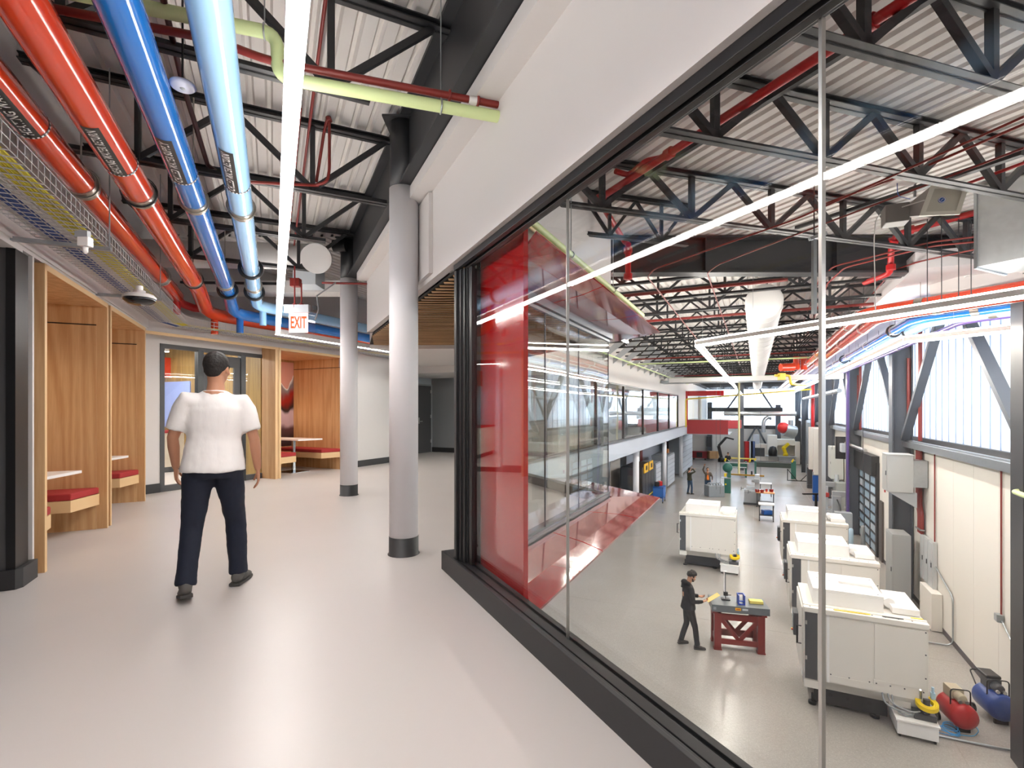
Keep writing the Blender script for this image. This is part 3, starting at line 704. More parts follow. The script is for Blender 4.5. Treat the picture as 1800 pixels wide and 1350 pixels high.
def cables(u0, u1, n, mat, lab, z=.012, r=.0058):
    root = thing('cable_bundle', lab, 'cables', Cw((u0+u1)/2, 0, TZ+z), 0, 'data cables laid in the tray')
    for k in range(n):
        u = u0+(u1-u0)*k/(n-1); ph = R.random()*6; pts = []
        for i in range(34):
            s = -3+(sTe+3)*i/33; pts.append(Cw(u+.006*math.sin(s*1.7+ph), s, TZ+z+.004*math.sin(s*2.3+ph)))
        w = -8.36+(u-TU0); t0_ = toH(Cw(u, sTe+.3, 0))[1]
        for i in range(24): t = tB0+(t3E-.17-tB0)*i/23; pts.append(Hw(w+.006*math.sin(t*1.9+ph), t, TZ+z+.004*math.sin(t*2+ph)))
        B(MB(0).tube(pts, r, 5, False), 'cable', mat, root)
cables(-1.36, -1.245, 12, cab_yel, 'yellow data cables bundled in the mesh tray nearest its open side')
cables(-1.43, -1.375, 6, cab_white, 'white data cables between the yellow and the blue bundles in the tray')
cables(-1.54, -1.445, 10, cab_blue, 'blue data cables bundled in the mesh tray')
cables(-1.60, -1.54, 5, cab_white, 'pale grey cables along the wall side of the tray', .02)
cables(-1.625, -1.60, 2, cab_red, 'thin red cables along the outer wall edge of the tray', .05)
# small white sensor and the ceiling camera under the tray
p = PX(150, 424, 2.75)
t = thing('motion_sensor', 'small white motion sensor under the cable tray', 'sensor', p)
B(MB().box(-.03, .03, -.02, .02, -.03, .02), 'housing', table_white, t, .004); B(MB().lathe((0,0,-.07), [(.004, 0), (.012, .01), (.014, .04)], 12), 'lens', table_white, t)
B(MB().box(-.05, .02, -.012, .012, .02, .055), 'bracket', grey_en, t)
p = PX(245, 525, 4.4)
t = thing('security_camera', 'black glossy dome camera with white cap hung under the cable tray', 'camera', p-Vector((0,0,.05)))
B(MB().lathe((0,0,0), [(.02, .125), (.045, .12), (.045, .10), (.105, .088), (.125, .065), (.122, .05)], 28), 'cap', table_white, t)
B(MB().lathe((0,0,0), [(.05, -.005), (.085, .004), (.118, .03), (.122, .05)], 28), 'dome', M('black_glossy_dome', '1c1d20', .05), t)
B(MB().cyl((0,0,.12), (0,0,.16), .028, 16), 'mount', table_white, t)
# white disc access point between the pipes
p = PX(321, 152, 2.75)
t = thing('access_point', 'white disc wireless access point between the blue pipes', 'wireless access point', p)
B(MB().lathe((0,0,0), [(.02, -.012), (.055, -.008), (.066, .004), (.06, .016), (.03, .02)], 28), 'disc', M('pale_plastic', 'c9cbd8', .4), t); B(MB().lathe((0,0,-.014), [(.012, 0), (.016, .004)], 16), 'sensor_eye', grey_en, t)
T(MB(0).cyl(p+Vector((0, 0, .02)), p+Vector((0, 0, .62)), .006, 6), 'hanger_rod', steel_black, 'thin rod holding the white disc access point', 'rod')
# --- line lamp over the corridor, turning along the rear wall
ZL = 2.655
uL = .073
sLe = s_on_w(uL, -7.35)
lp = [Cw(uL, SB+.3, ZL), Cw(uL, sLe, ZL), Hw(-7.35, t3E-.1, ZL)]
lamp = thing('line_lamp', 'long glowing line lamp hung down the corridor, turning right along the rear wall', 'lamp', Cw(uL, 0, ZL))
B(MB(0).bar(lp[0]+Vector((0,0,.016)), lp[1]+Vector((0,0,.016)), .064, .014), 'diffuser', led_corr, lamp); B(MB(0).bar(lp[0]+Vector((0,0,.102)), lp[1]+Vector((0,0,.102)), .05, .006), 'uplight', led_up, lamp)
B(MB(0).bar(lp[0]+Vector((0,0,.061)), lp[1]+Vector((0,0,.061)), .070, .074), 'housing', table_white, lamp)
B(MB(0).bar(lp[1]-dH3*.03, lp[2], .064, .004), 'diffuser', led_corr, lamp)
B(MB(0).bar(lp[1]+Vector((0,0,.05)), lp[2]+Vector((0,0,.05)), .074, .09), 'housing', table_white, lamp)
mb = MB(AC)
for s in (1.2, 3.6, 6.0, 8.4): mb.cyl((uL, s, ZL+.09), (uL, s, 4.1), .0018, 5)
B(mb, 'suspension_wire', zinc, lamp)
# --- pale green pipe and dark red sprinkler main crossing the corridor
g0 = PX(875, 207, 3.21); gd = Vector((-.955, -.296, 0))
gz = 1.878+CZ
pa = Vector((g0.x, g0.y, gz)); pa2 = pa-gd*.05
def on_g(x, h, c=0.0):                                   # point of that run below column x
    a = (x-900)/FPX; k = (pa.x-a*pa.y)/(a*gd.y-gd.x); p = pa+gd*k; return Vector((p.x, p.y, CZ+h))
b1 = on_g(488, 1.878); b2 = on_g(488, 2.12); e1 = on_g(-60, 2.12)
r_ = thing('gas_pipe', 'pale green pipe crossing the corridor with a drop bend beside the line lamp', 'pipe', pa)
B(MB(0).tube(route([pa2, b1, b2, e1], .09), .036, 16), 'pipe_body', green, r_)
for x in (465, 775):
    p = on_g(x, 2.12 if x < 480 else 1.878)
    B(MB(0).torus(p, .041, .005, (gd.x, gd.y, 0), 18, 6).cyl(p+Vector((0,0,.04)), p+Vector((0,0,.95)), .004, 6), 'hanger', zinc, r_)
up = Vector((0, 0, .075)); q0 = pa2-gd*.0+up
r_ = thing('sprinkler_pipe', 'dark red sprinkler main running just above the green pipe into the white wall', 'pipe', q0)
m1 = on_g(470, 1.96); m2 = on_g(380, 2.02); m3 = on_g(-60, 2.02)
B(MB(0).tube(route([q0, m1, m2, m3], .12), .022, 12), 'pipe_body', sprink, r_)
for x in (790, 840): B(MB(0).torus(on_g(x, 1.955), .027, .009, (gd.x, gd.y, 0), 14, 6), 'coupling', sprink, r_)
B(MB(0).cyl(on_g(838, 1.953), on_g(824, 1.953), .0235, 12), 'label_sleeve', table_white, r_)
# thin dark red sprinkler branches along the corridor
for i, (u, h, s0, s1, lab) in enumerate(((.295, 2.55, -2, 9.0, 'thin dark red sprinkler branch under the deck to the right of the line lamp'), (.21, 2.55, 4.6, 9.2, 'second thin dark red branch, beside the first, past the near column'))):
    T(MB(AC).cyl((u, s0, CZ+h), (u, s1, CZ+h), .0125, 8), 'sprinkler_branch', sprink, lab, 'pipe', 'thin sprinkler branches')
pts = [PX(556, 325, 4.6), PX(575, 320, 4.6), PX(579, 300, 4.62), PX(579, 215, 4.65), PX(577, 205, 4.65), PX(570, 230, 4.72), PX(556, 320, 4.9)]
T(MB(0).tube(route(pts, .05), .014, 8), 'sprinkler_loop', sprink, 'dark red hairpin loop of pipe hanging right of the line lamp', 'pipe')
T(MB(0).tube([PX(395, 318, 4.3), PX(560, 326, 4.75)], .014, 8), 'sprinkler_branch', sprink, 'short dark red branch crossing behind the line lamp into the hairpin loop', 'pipe')
T(MB(0).tube([PX(285, -10, 2.6), PX(322, 150, 3.2), PX(365, 290, 4.4), PX(385, 305, 4.5)], .017, 8), 'sprinkler_branch', M('maroon_pipe', '4b2426', .4), 'maroon sprinkler branch sloping between the two blue pipes', 'pipe')
# --- steel brace angle, white duct, box and lamps beyond
duct = thing('air_duct', 'white round air duct crossing above the corridor end with an elbow', 'duct', PX(430, 452, 7.9))
pts = route([PX(255, 445, 7.4), PX(562, 452, 8.0), PX(556, 452, 7.25)-Vector((0, 0, .02))], .26)
B(MB(0).tube(pts, .20, 28), 'tube', duct_white, duct); e = pts[-1]; dd = (pts[-1]-pts[-2]).normalized()
B(MB(0).cyl(e-dd*.02, e+dd*.03, .212, 28), 'collar', duct_white, duct)
T(MB(0).box(PX(524,0,8.2).x, PX(563,0,8.2).x, 8.0, 8.4, PX(0,505,8.2).z, PX(0,468,8.2).z), 'junction_box', lgrey_en, 'pale grey square duct box under the white round duct elbow', 'duct box', bevel=.004)
T(MB(0).box(-5.4, -2.9, 8.72, 9.1, 3.42, 3.62), 'strut_channel', duct_white, 'white flat duct behind the four pipes near the corridor bend', 'duct')
for i, (x0, x1, y, Y) in enumerate(((235, 470, 468, 8.5), (300, 500, 496, 8.6))):
    T(MB(0).bar(PX(x0, y, Y), PX(x1, y+3, Y+.1), .04, .04), 'strut_channel', steel_black, 'black slotted strut carrying the pipes at the corridor bend, %s' % ('upper one' if i == 0 else 'lower one'), 'strut', 'pipe struts at the bend')
# black spot heads in the steel shadows
for i, (x, y) in enumerate(((596, 432), )):
    T(MB(0).cyl(PX(x-10, y, 7.8), PX(x+12, y, 7.8), .09, 14), 'actuator', black, 'black round valve actuator under the far steel beam', 'actuator', bevel=.005)
# --- exit sign hung from two red pipes
Ye = 6.9
ex = thing('exit_sign', 'clear edge-lit EXIT sign with red letters hung from two dark red pipes', 'exit sign', PX(524, 590, Ye), math.radians(-1))
k = Ye/FPX
B(MB().box(-24*k, 20*k, -.03, .03, 40*k, 54*k), 'housing', lgrey_en, ex, .003)
B(MB().box(-17*k, 30*k, -.004, .004, 2*k, 41*k), 'panel', G('clear_acrylic', (.96, .96, .98), 1.45, 1.2), ex)
B(MB().box(-16*k, 18*k, -.007, -.005, 5*k, 40*k), 'legend_plate', E('lit_legend_plate', (1.0, .62, .60), .95), ex)
tv, tf = textmesh('EXIT', .30, .006); h_ = max(v.y for v in tv)-min(v.y for v in tv); w_ = max(v.x for v in tv)-min(v.x for v in tv)
B(MB().add([(v.x*(28*k/w_)+1*k, -.009, v.y*(21*k/h_)+22*k) for v in tv], tf), 'legend', E('lit_red_letters', (1.0, .10, .03), 1.0), ex)
B(MB().box(26*k, 33*k, -.02, .02, 45*k, 52*k), 'driver_cap', black, ex)
for x in (518, 530): T(MB(0).cyl(PX(x, 540, Ye), PX(x, 468 if x < 525 else 498, Ye+.0), .011, 8).cyl(PX(x, 541, Ye), PX(x, 534, Ye), .03, 12), 'conduit', sprink, 'dark red conduit drop %s' % ('above the exit sign, longer one' if x < 525 else 'above the exit sign, shorter one'), 'conduit', 'dark red drops holding the exit sign')
T(MB(0).box(PX(512,0,7).x, PX(528,0,7).x, 6.95, 7.05, PX(0,504,7).z, PX(0,490,7).z), 'junction_box', sprink, 'small dark red square box above the exit sign', 'box', bevel=.002)
T(MB(0).tube([PX(566, 497, 7.6), PX(645, 499, 7.6)], .016, 8), 'conduit', sprink, 'dark red conduit crossing in front of the far column top', 'conduit')
T(MB(0).tube([PX(554, 562, 6.95), PX(560, 545, 7.0), PX(557, 520, 7.1), PX(590, 497, 7.4)], .010, 8), 'conduit', grey_en, 'grey flexible conduit looping from the exit sign to the red conduit', 'conduit')

# ================================================================ BOOTHS
def slab_box(u0, u1, s0, s1, z0, z1): return MB(AC).box(u0, u1, s0, s1, z0, z1)
def booth(frame, a, b, lab, lab_b1, lab_b2, lab_t, depth=1.15, mk_table=True):
    """frame turns the two axes: x runs out of the wall, y along it"""
    fr, x0 = frame; gp = 'wooden booth alcoves in the wall'
    base = Matrix.Rotation(fr, 4, 'Z') @ Vector((x0, (a+b)/2, 0))
    t = thing('booth_alcove', lab, 'booth', base, 0, gp)
    th = .045
    # lining sheets
    def shell(y0, y1, nm):
        B(MB(fr).box(x0-depth, x0+.035, y0, y1, 0, zP), nm, oak, t)
        B(MB(fr).box(x0+.035, x0+.040, y0, y1, 0, zP), 'edge_strip', wood_lt, t)
    shell(a-th, a, 'near_side_panel'); shell(b, b+th, 'far_side_panel')
    B(MB(fr).box(x0-depth, x0+.035, a, b, zP-.05, zP), 'soffit', oak, t); B(MB(fr).box(x0+.035, x0+.040, a-th, b+th, zP-.05, zP), 'edge_strip', wood_lt, t)
    B(MB(fr).box(x0-depth-.02, x0-depth, a, b, 0, zP), 'back_panel', oak, t)
    B(MB(fr).box(x0-depth, x0-.06, b-.012, b-.0005, 0, 2.33), 'lining_panel', oak, t)
    B(MB(fr).box(x0-depth, x0-.06, b-.010, b-.0002, 2.335, 2.345), 'shadow_gap', black, t)
    for y0, y1, lb in ((a, a+.47, lab_b1), (b-.46, b-.012, lab_b2)):
        far = lb is lab_b2
        x1 = x0-.03
        bt = thing('booth_bench', lb, 'bench', Matrix.Rotation(fr, 4, 'Z') @ Vector((x0-depth/2, (y0+y1)/2, .26)), 0, 'cantilevered booth benches')
        if far: prof = [(x0-depth, y1), (x1, y1), (x1-.13, y0), (x0-depth, y0)]
        else: prof = [(x0-depth, y0), (x1, y0), (x1-.05, y1), (x0-depth, y1)]
        B(MB(fr).prism(prof, .28, .405), 'bench_box', wood_lt, bt, .002)
        B(MB(fr).prism(prof, .407, .48), 'seat_cushion', cushion, bt, .014)
    if mk_table:
        tb = thing('booth_table', lab_t, 'table', Matrix.Rotation(fr, 4, 'Z') @ Vector((x0-depth/2, (a+b)/2, 0)), 0, 'white booth tables')
        m = (a+b)/2+.02
        B(MB(fr).prism([(x0-depth, m-.30), (x0-.17, m-.26), (x0-.04, m+.28), (x0-depth, m+.26)], .705, .735), 'table_top', table_white, tb, .003)
        B(MB(fr).box(x0-.62, x0-.56, m-.05, m+.01, .02, .705), 'pedestal', chrome, tb)
        B(MB(fr).box(x0-.85, x0-.36, m-.27, m+.22, 0, .018), 'foot_plate', chrome, tb, .003)
    return t
booth((AC, U0), b1a, b1b, 'nearest oak-lined booth alcove beside the charcoal wall end', 'red-cushioned bench just inside the nearest booth, cut by its frame', 'red-cushioned bench against the far panel of the nearest booth', 'white wedge table in the nearest oak booth')
booth((AC, U0), b2a, b2b, 'second oak-lined booth alcove, behind the nearest one', 'red-cushioned bench at the near side of the second booth, mostly hidden', 'red-cushioned bench against the far panel of the second booth', 'small white table in the second oak booth')
bt3 = booth((-AH, W3), tN0, tN1, 'warmly lit oak booth alcove behind the far white column', 'short red bench under the poster in the lit booth', 'long red bench under the oak panels of the lit booth', 'white table on a chrome pedestal in the lit booth', depth=1.55)
# oak reveal of the recess beside the lit booth
B(MB(-AH).box(W3R, W3+.035, tN0-.13, tN0-.05, 0, zP), 'reveal_panel', oak, bt3)
B(MB(-AH).box(W3, W3+.036, tS0-.2, tN0-.05, zP-.045, zP), 'head_strip', wood_lt, bt3)
B(MB(-AH).box(W3-.05, W3+.038, tN0-.125, tN0-.085, 0, zP), 'edge_strip', wood_lt, bt3)
# poster: blurred red, black and pale shapes
def poster_mat():
    m = bpy.data.materials.new('poster_print'); m.use_nodes = True; nt = m.node_tree; b = nt.nodes['Principled BSDF']; L = nt.links.new
    tc = nt.nodes.new('ShaderNodeTexCoord'); sp = nt.nodes.new('ShaderNodeSeparateXYZ'); L(tc.outputs['Generated'], sp.inputs[0])
    nz = nt.nodes.new('ShaderNodeTexNoise'); nz.inputs['Scale'].default_value = 2.6; L(tc.outputs['Generated'], nz.inputs['Vector'])
    ad = nt.nodes.new('ShaderNodeMath'); ad.operation = 'MULTIPLY_ADD'; ad.inputs[1].default_value = .5; L(nz.outputs[0], ad.inputs[0]); L(sp.outputs[2], ad.inputs[2])
    cr = nt.nodes.new('ShaderNodeValToRGB'); cr.color_ramp.interpolation = 'EASE'; el = cr.color_ramp.elements
    for pos, c in ((.25, '2e2428'), (.42, '5a3c40'), (.52, 'c8b0b8'), (.66, 'cdb8c2'), (.72, '2a2024'), (.84, 'a02018'), (.95, '8d8488'), (1.1, 'e8b0a0')):
        e = el.new(min(1, pos)); e.color = lin(c)
    el.remove(el[0]); L(ad.outputs[0], cr.inputs[0]); L(cr.outputs[0], b.inputs['Base Color']); b.inputs['Roughness'].default_value = .3; return m
T(MB(-AH).box(W3-1.548, W3-1.543, tN0+.02, tN1-.02, .5, 2.5), 'wall_poster', poster_mat(), 'tall wall print in red, black and pale pink inside the lit booth', 'poster')
# downlight in the lit booth
dl = thing('downlight', 'small warm downlight in the ceiling of the lit booth', 'lamp', Hw(W3-1.25, tN0+.5, zP-.055))
B(MB().lathe((0,0,0), [(.045, -.004), (.055, 0), (.055, .004)], 20), 'trim_ring', table_white, dl)
B(MB().lathe((0,0,-.006), [(.001, 0), (.04, .001)], 20), 'lens', E('warm_lens', (1.0, .70, .42), 90), dl)
ld = bpy.data.lights.new('booth_spot', 'SPOT'); ld.energy = 30; ld.color = (1.0, .72, .46); ld.spot_size = 2.2; ld.spot_blend = .8; ld.shadow_soft_size = .05
lo = bpy.data.objects.new('booth_spot', ld); COL.objects.link(lo); lo.location = Hw(W3-1.25, tN0+.5, zP-.10); lo['kind'] = 'structure'
for i, (s_, f_) in enumerate((((b1a+b1b)/2, 1), ((b2a+b2b)/2, 1))):
    p = Cw(U0-.75, s_, zP-.06)
    dl = thing('downlight', 'small warm downlight hidden up in the %s oak booth' % ('nearest', 'second')[i], 'lamp', p)
    B(MB().lathe((0,0,0), [(.045, -.004), (.055, 0), (.055, .004)], 20), 'trim_ring', table_white, dl)
    ld = bpy.data.lights.new('booth_spot', 'SPOT'); ld.energy = 9; ld.color = (1.0, .76, .52); ld.spot_size = 2.3; ld.spot_blend = .8; ld.shadow_soft_size = .05
    lo = bpy.data.objects.new('booth_spot', ld); COL.objects.link(lo); lo.location = p-Vector((0,0,.03)); lo['kind'] = 'structure'
# --- room behind the storefront: fittings on its end wall
te = tN0-.08
cb = thing('base_cabinet', 'pale base cabinets with a red worktop seen through the storefront', 'cabinet', Hw(-12.3, te-.3, 0))
B(MB(-AH).box(-13.2, -11.5, te-.6, te, .12, .86), 'body', M('beige_cabinet', 'd6cdbd', .5), cb)
for k in range(3): B(MB(-AH).box(-13.18+k*.56, -12.64+k*.56, te-.62, te-.6, .14, .84), 'door', M('beige_cabinet_door%d' % k, 'dcd4c6', .5), cb)
B(MB(-AH).box(-13.2, -11.47, te-.64, te, .86, .90), 'worktop', cushion, cb); B(MB(-AH).box(-13.2, -11.55, te-.55, te, 0, .12), 'plinth', mach_dark, cb)
T(MB(-AH).box(-13.1, -11.25, te-.03, te, .98, 2.0), 'wall_screen', M('violet_blue_screen', '8f9fd4', .35), 'pale violet-blue wall board seen through the storefront', 'wall board')
T(MB(-AH).box(-13.1, -12.0, te-.25, te, 2.1, 2.55), 'wall_cabinet', M('coral_cabinet', 'd2452c', .4), 'coral red wall cabinet seen through the storefront', 'cabinet')
for k, x in enumerate((W3R-1.0, W3R-2.4)):
    l_ = thing('line_lamp', 'short line lamp in the room behind the storefront, %s' % ('nearer the glass' if k == 0 else 'deeper in the room'), 'lamp', Hw(x, 4.2, 2.6), 0, 'line lamps behind the storefront')
    B(MB(-AH).box(x-.04, x+.04, 1.6, 6.4, 2.6, 2.604), 'diffuser', E('room_lamp_diffuser%d' % k, (1, .95, .88), 40), l_); B(MB(-AH).box(x-.045, x+.045, 1.6, 6.4, 2.605, 2.68), 'housing', table_white, l_)
# ================================================================ HALL OVERHEAD
# --- near trusses (they reach from the white wall to the side wall)
td = Vector((math.cos(math.radians(16.8)), math.sin(math.radians(16.8)), 0))
def ray_hit_C(p, u):                                  # distance along td to the plane at that u
    up = toC(p)[0]; du = toC(p+td)[0]-up; return (u-up)/du
near = [(Vector((3.4, 3.46, 0)), 'nearest of the hall, in the upper right corner'), (Vector((3.3, 4.62, 0)), 'second of the hall, crossing behind the bright reflection'), (Vector((3.3, 6.24, 0)), 'third of the hall, above the red pipe bend')]
near.insert(0, (Vector((3.4, 2.1, 0)), 'overhead beyond the top of the view'))
for k, (p, lab) in enumerate(near):
    a = p+td*ray_hit_C(p, 1.45); b = p+td*ray_hit_C(p, uR)
    joist('roof_truss', 0, a, b, 4.15, .57, 1.14, 'dark steel roof truss '+lab, 'trusses over the near end of the hall', True, inset=.25, sc_=1.25)
p = Vector((3.3, 7.06, 0)); a = p+td*ray_hit_C(p, 1.9); 
joist('roof_truss', 0, a, a+td*3.3, 4.15, .57, .8, 'short dark steel truss running into the big girder above the bay hood', 'trusses over the near end of the hall', True, inset=.1, sc_=.8)
ORD = 'first second third fourth fifth sixth seventh eighth ninth tenth eleventh twelfth thirteenth fourteenth fifteenth sixteenth seventeenth eighteenth nineteenth twentieth twenty-first twenty-second twenty-third twenty-fourth twenty-fifth twenty-sixth twenty-seventh twenty-eighth twenty-ninth thirtieth thirty-first thirty-second thirty-third thirty-fourth thirty-fifth thirty-sixth thirty-seventh thirty-eighth'.split()
# --- far trusses
k = 0; t = 7.4
while t < TE-.3:
    w1_ = min(WR+.1, (cH*t-YB-.05)/sH); w0_ = -5.0
    if w1_-w0_ > .8:
        fars = ['first', 'second', 'third', 'fourth', 'fifth', 'sixth', 'seventh', 'eighth']
        if k < 8: lab = 'dark steel roof truss beyond the big girder, %s in line' % fars[k]
        else: lab = 'dark steel roof truss in the dense far rows, %s beyond the big girder' % ORD[k]
        joist('roof_truss', 0, Hw(w0_, t, 0), Hw(w1_, t, 0), 4.16, .58, 1.15, lab, 'trusses beyond the girder' if k < 8 else 'trusses in the dense far rows', k < 4, inset=.1)
    k += 1; t += 1.5
fin_m = M('pale_grey_fin', 'b4b8bd', .55)
# --- white fins along the facade under the roof
kk = 0; t = tw(1078, -4.6)
while t < tw(1197, -4.6):
    mb = MB(-AH); mb.ext([(-5.0, 3.38), (-5.0, 3.16), (-3.95, 3.95), (-3.95, 4.10), (-4.15, 4.10)], t, t+.05)
    T(mb, 'roof_fin', fin_m, 'white tapered steel fin above the strip windows, %s from the red hood' % ORD[kk], 'fin', 'white fins above the strip windows')
    t += 1.5; kk += 1
# --- hall line lamps
def lamp_line(pts, lab, wd=.19):
    root = thing('line_lamp', lab, 'lamp', pts[0], 0, 'line lamps of the hall')
    for a, b in zip(pts[:-1], pts[1:]):
        a, b = Vector(a), Vector(b); d = (b-a).normalized(); n = Vector((d.y, -d.x, 0)); up = Vector((0, 0, 1))
        B(MB(0).bar(a+up*.055, b+up*.055, wd*.42, .075), 'housing', table_white, root)
        B(MB(0).bar(a, b, wd*.36, .034), 'light_bar', led_hall, root)
        B(MB(0).bar(a+up*.105, b+up*.105, wd*.36, .024), 'uplight', led_up, root)
    ws = MB(0)
    for a, b in zip(pts[:-1], pts[1:]):
        a, b = Vector(a), Vector(b); L = (b-a).length
        for i in range(int(L/4)+1):
            p = a.lerp(b, min(1, (i+.3)*4/L)); ws.cyl(p+Vector((0,0,.09)), (p.x, p.y, 4.1), .003, 4)
    B(ws, 'suspension_wire', zinc, root)
zL = 2.654
c1_ = PX(1225, 608, 10.1); c1_.z = zL; u1_, s1_ = toC(c1_); w1l, t1l = toH(c1_)
lamp_line([Cw(u1_, -3, zL), c1_, Hw(w1l, 34, zL)], 'glowing line lamp bent like a hockey stick in the middle of the hall')
c2_ = PX(1590, 602, 9.57); c2_.z = zL; u2_, s2_ = toC(c2_); w2l, t2l = toH(c2_)
lamp_line([Cw(u2_, (u2_*cos2-4.1)/sin2, zL), c2_, Hw(w2l, 54, zL)], 'glowing line lamp following the glazed side wall beside the blue pipes', .16)
lamp_line([Hw(w1l-1.9, 10.5, 3.1), Hw(w1l-1.9, 12.9, 3.1)], 'short line lamp hung left of the white round duct, behind the girder', .12)
lamp_line([Hw(w1l, 40, zL), Hw(w1l, 50, zL)], 'line lamp at the far end of the hall in line with the bent one', .14)
# --- white round fabric duct
YD = 9.6; c = PX(1343, 530, YD); wd_, td_ = toH(c)
d = thing('round_duct', 'big white spiral duct with a domed end hung along the hall', 'duct', c)
B(MB(-AH).cyl((wd_, td_, c.z), (wd_, TE-12, c.z), .335, 32), 'tube', duct_white, d)
for i in range(34):
    if i < 24: B(MB(-AH).torus((wd_, td_+.5+i*1.1, c.z), .336, .007, (0,1,0), 32, 5), 'spiral_seam', duct_white, d)
B(MB(-AH).lathe((wd_, td_, c.z), [(.01, -.05), (.2, -.045), (.31, -.02), (.336, .01)], 32, (0,1,0)), 'end_cap', duct_white, d)
# --- coloured mains of the hall, near run then bend along the hall
def main(name, lab, wl, uc0, z, r, mat, t_end, bands=4, grp='coloured mains along the glazed wall', bandmat=None):
    # corner where the hall line meets its parallel to the corridor
    tcn = (uc0-wl*cos2)/sin2
    cp = Hw(wl, tcn, z); uc, s_c = toC(cp)
    root = thing(name, lab, 'pipe', cp, 0, grp)
    B(MB(0).tube(route([Cw(uc, (uc*cos2-4.15)/sin2, z), cp, Hw(wl, t_end, z)], .35), r, 20), 'pipe_body', mat, root)
    for i in range(bands):
        t = tcn+1.6+i*3.0
        B(MB(-AH).cyl((wl, t-.06, z), (wl, t+.06, z), r+.008, 20), 'clip_band', bandmat or ring_mat, root)
        mb = MB(-AH); mb.cyl((wl, t, z+r), (wl, t, 4.1), .005, 5); B(mb, 'hanger_rod', steel_black, root)
    for s in (s_c-.9,): B(MB(AC).cyl((uc, s-.06, z), (uc, s+.06, z), r+.008, 20).cyl((uc, s, z+r), (uc, s, 4.1), .005, 5), 'clip_band', bandmat or ring_mat, root)
    return root
main('service_pipe', 'outer orange-red main in the hall, nearest the hall centre', 1.80, 9.86, 3.15, .10, orange, 52)
main('service_pipe', 'inner orange-red main in the hall, beside the blue pair', 2.10, 10.25, 3.12, .115, orange, 52)
main('service_pipe', 'deep blue main in the hall, left of the light blue one', 2.74, 11.0, 3.10, .10, blue, 46, 5)
main('service_pipe', 'light blue main in the hall, nearest the glazing', 3.02, 11.3, 3.06, .10, lblue, 46, 5)
main('service_pipe', 'slim purple main in the hall, against the glazed wall', 3.42, 11.4, 2.98, .045, purple, 30, 3)
for wl, zz, nm in ((2.74, 3.10, 'deep blue'), (3.02, 3.06, 'light blue')):
    for t in (13.6, 20.5): T(MB(-AH).torus((wl, t, zz), .125, .022, (0,1,0), 22, 7), 'pipe_saddle', black, 'black rubber ring on the hall %s main, %s' % (nm, 'nearer one' if t < 15 else 'farther one'), 'pipe ring', 'rubber rings on the hall mains')
# --- wide white flat duct behind the mains and the galvanised box duct
T(MB(-AH).box(2.2, 3.9, 9.6, 40, 3.52, 3.78), 'flat_duct', M('pale_duct', 'd7d3d4', .5), 'wide pale flat duct running above the coloured mains', 'duct')
wd2 = thing('flat_duct', 'pale flat duct sloping in toward the mains, seen under the galvanised duct', 'duct', PX(1740, 490, 7.2))
mb = MB(0); mb.slab([PX(1636, 520, 8.6), PX(1700, 485, 8.0), PX(1800, 462, 7.6), PX(1900, 442, 7.2), PX(1900, 492, 7.2), PX(1800, 500, 7.6), PX(1690, 522, 8.0)], .3)
B(mb, 'casing', duct_white, wd2)
gd_ = thing('box_duct', 'galvanised rectangular air duct entering at the right edge above the lamps', 'duct', PX(1760, 470, 6.2))
mb = MB(AC); pc = PX(1713, 470, 6.2); uu, ss = toC(pc)
B(mb.box(uu, uu+.75, -3, ss, CZ+250*6.2/FPX, CZ+385*6.2/FPX), 'casing', M('galvanised_sheet', 'c6cacc', .4, metal=.25, noise=.15, nscale=10), gd_)
mb = MB(AC)
for s in (ss-.015, ss-.9, ss-2.2):
    za, zb_ = CZ+250*6.2/FPX, CZ+385*6.2/FPX
    mb.box(uu-.02, uu+.77, s-.015, s+.015, za-.02, za).box(uu-.02, uu+.77, s-.015, s+.015, zb_, zb_+.02).box(uu-.02, uu, s-.015, s+.015, za, zb_).box(uu+.75, uu+.77, s-.015, s+.015, za, zb_)
B(mb, 'flange', zinc, gd_)
# --- red sprinkler mains
def rp(lab, pts, r, mat=fire_red, rr=.15, name='sprinkler_pipe', grp='red sprinkler pipes of the hall', coup=()):
    root = thing(name, lab, 'pipe', Vector(pts[0]), 0, grp)
    B(MB(0).tube(route(pts, rr) if len(pts) > 2 else pts, r, 12), 'pipe_body', mat, root)
    for p, d in coup: B(MB(0).cyl(Vector(p)-Vector(d).normalized()*.04, Vector(p)+Vector(d).normalized()*.04, r*1.45, 12), 'coupling', mat, root)
    return root
hA = 2.55
def atH(x, y, h): Y = h*FPX/(720-y); return PX(x, y, Y)
a = atH(1052, 350, hA); dCr = Cw(0, -1, 0)
b_ = a+dCr*5.5
c_ = atH(1102, 437, 2.28)
rp('bright red fire main running overhead beside the window, bending at its far end', [b_, a, atH(1098, 425, 2.5), atH(1105, 430, 2.38)], .038, coup=((a+dCr*1.2, dCr), (a+dCr*3.05, dCr), (a+dCr*.05, dCr)))
rp('bright red vertical riser against the left end of the big girder', [PX(1104, 428, 7.7), PX(1104, 492, 7.7)], .045, coup=((PX(1104, 440, 7.7), (0,0,1)), (PX(1104, 486, 7.7), (0,0,1))), rr=.05)
rp('short red fire pipe arm above the main, with two elbows', [atH(1082, 301, 2.62), atH(1105, 308, 2.62), atH(1135, 283, 2.62), atH(1160, 278, 2.6)], .03, rr=.06)
rp('red fire pipe rising at the girder, right of the middle', [PX(1520, 497, 8.7), PX(1565, 480, 7.9), PX(1567, 432, 7.7), PX(1575, 412, 7.6), PX(1720, 372, 7.0)], .045, rr=.1, coup=((PX(1566, 470, 7.8), (0,0,1)), (PX(1600, 404, 7.45), (1, -.5, 0))))
br = 'thin dark red branch pipe '
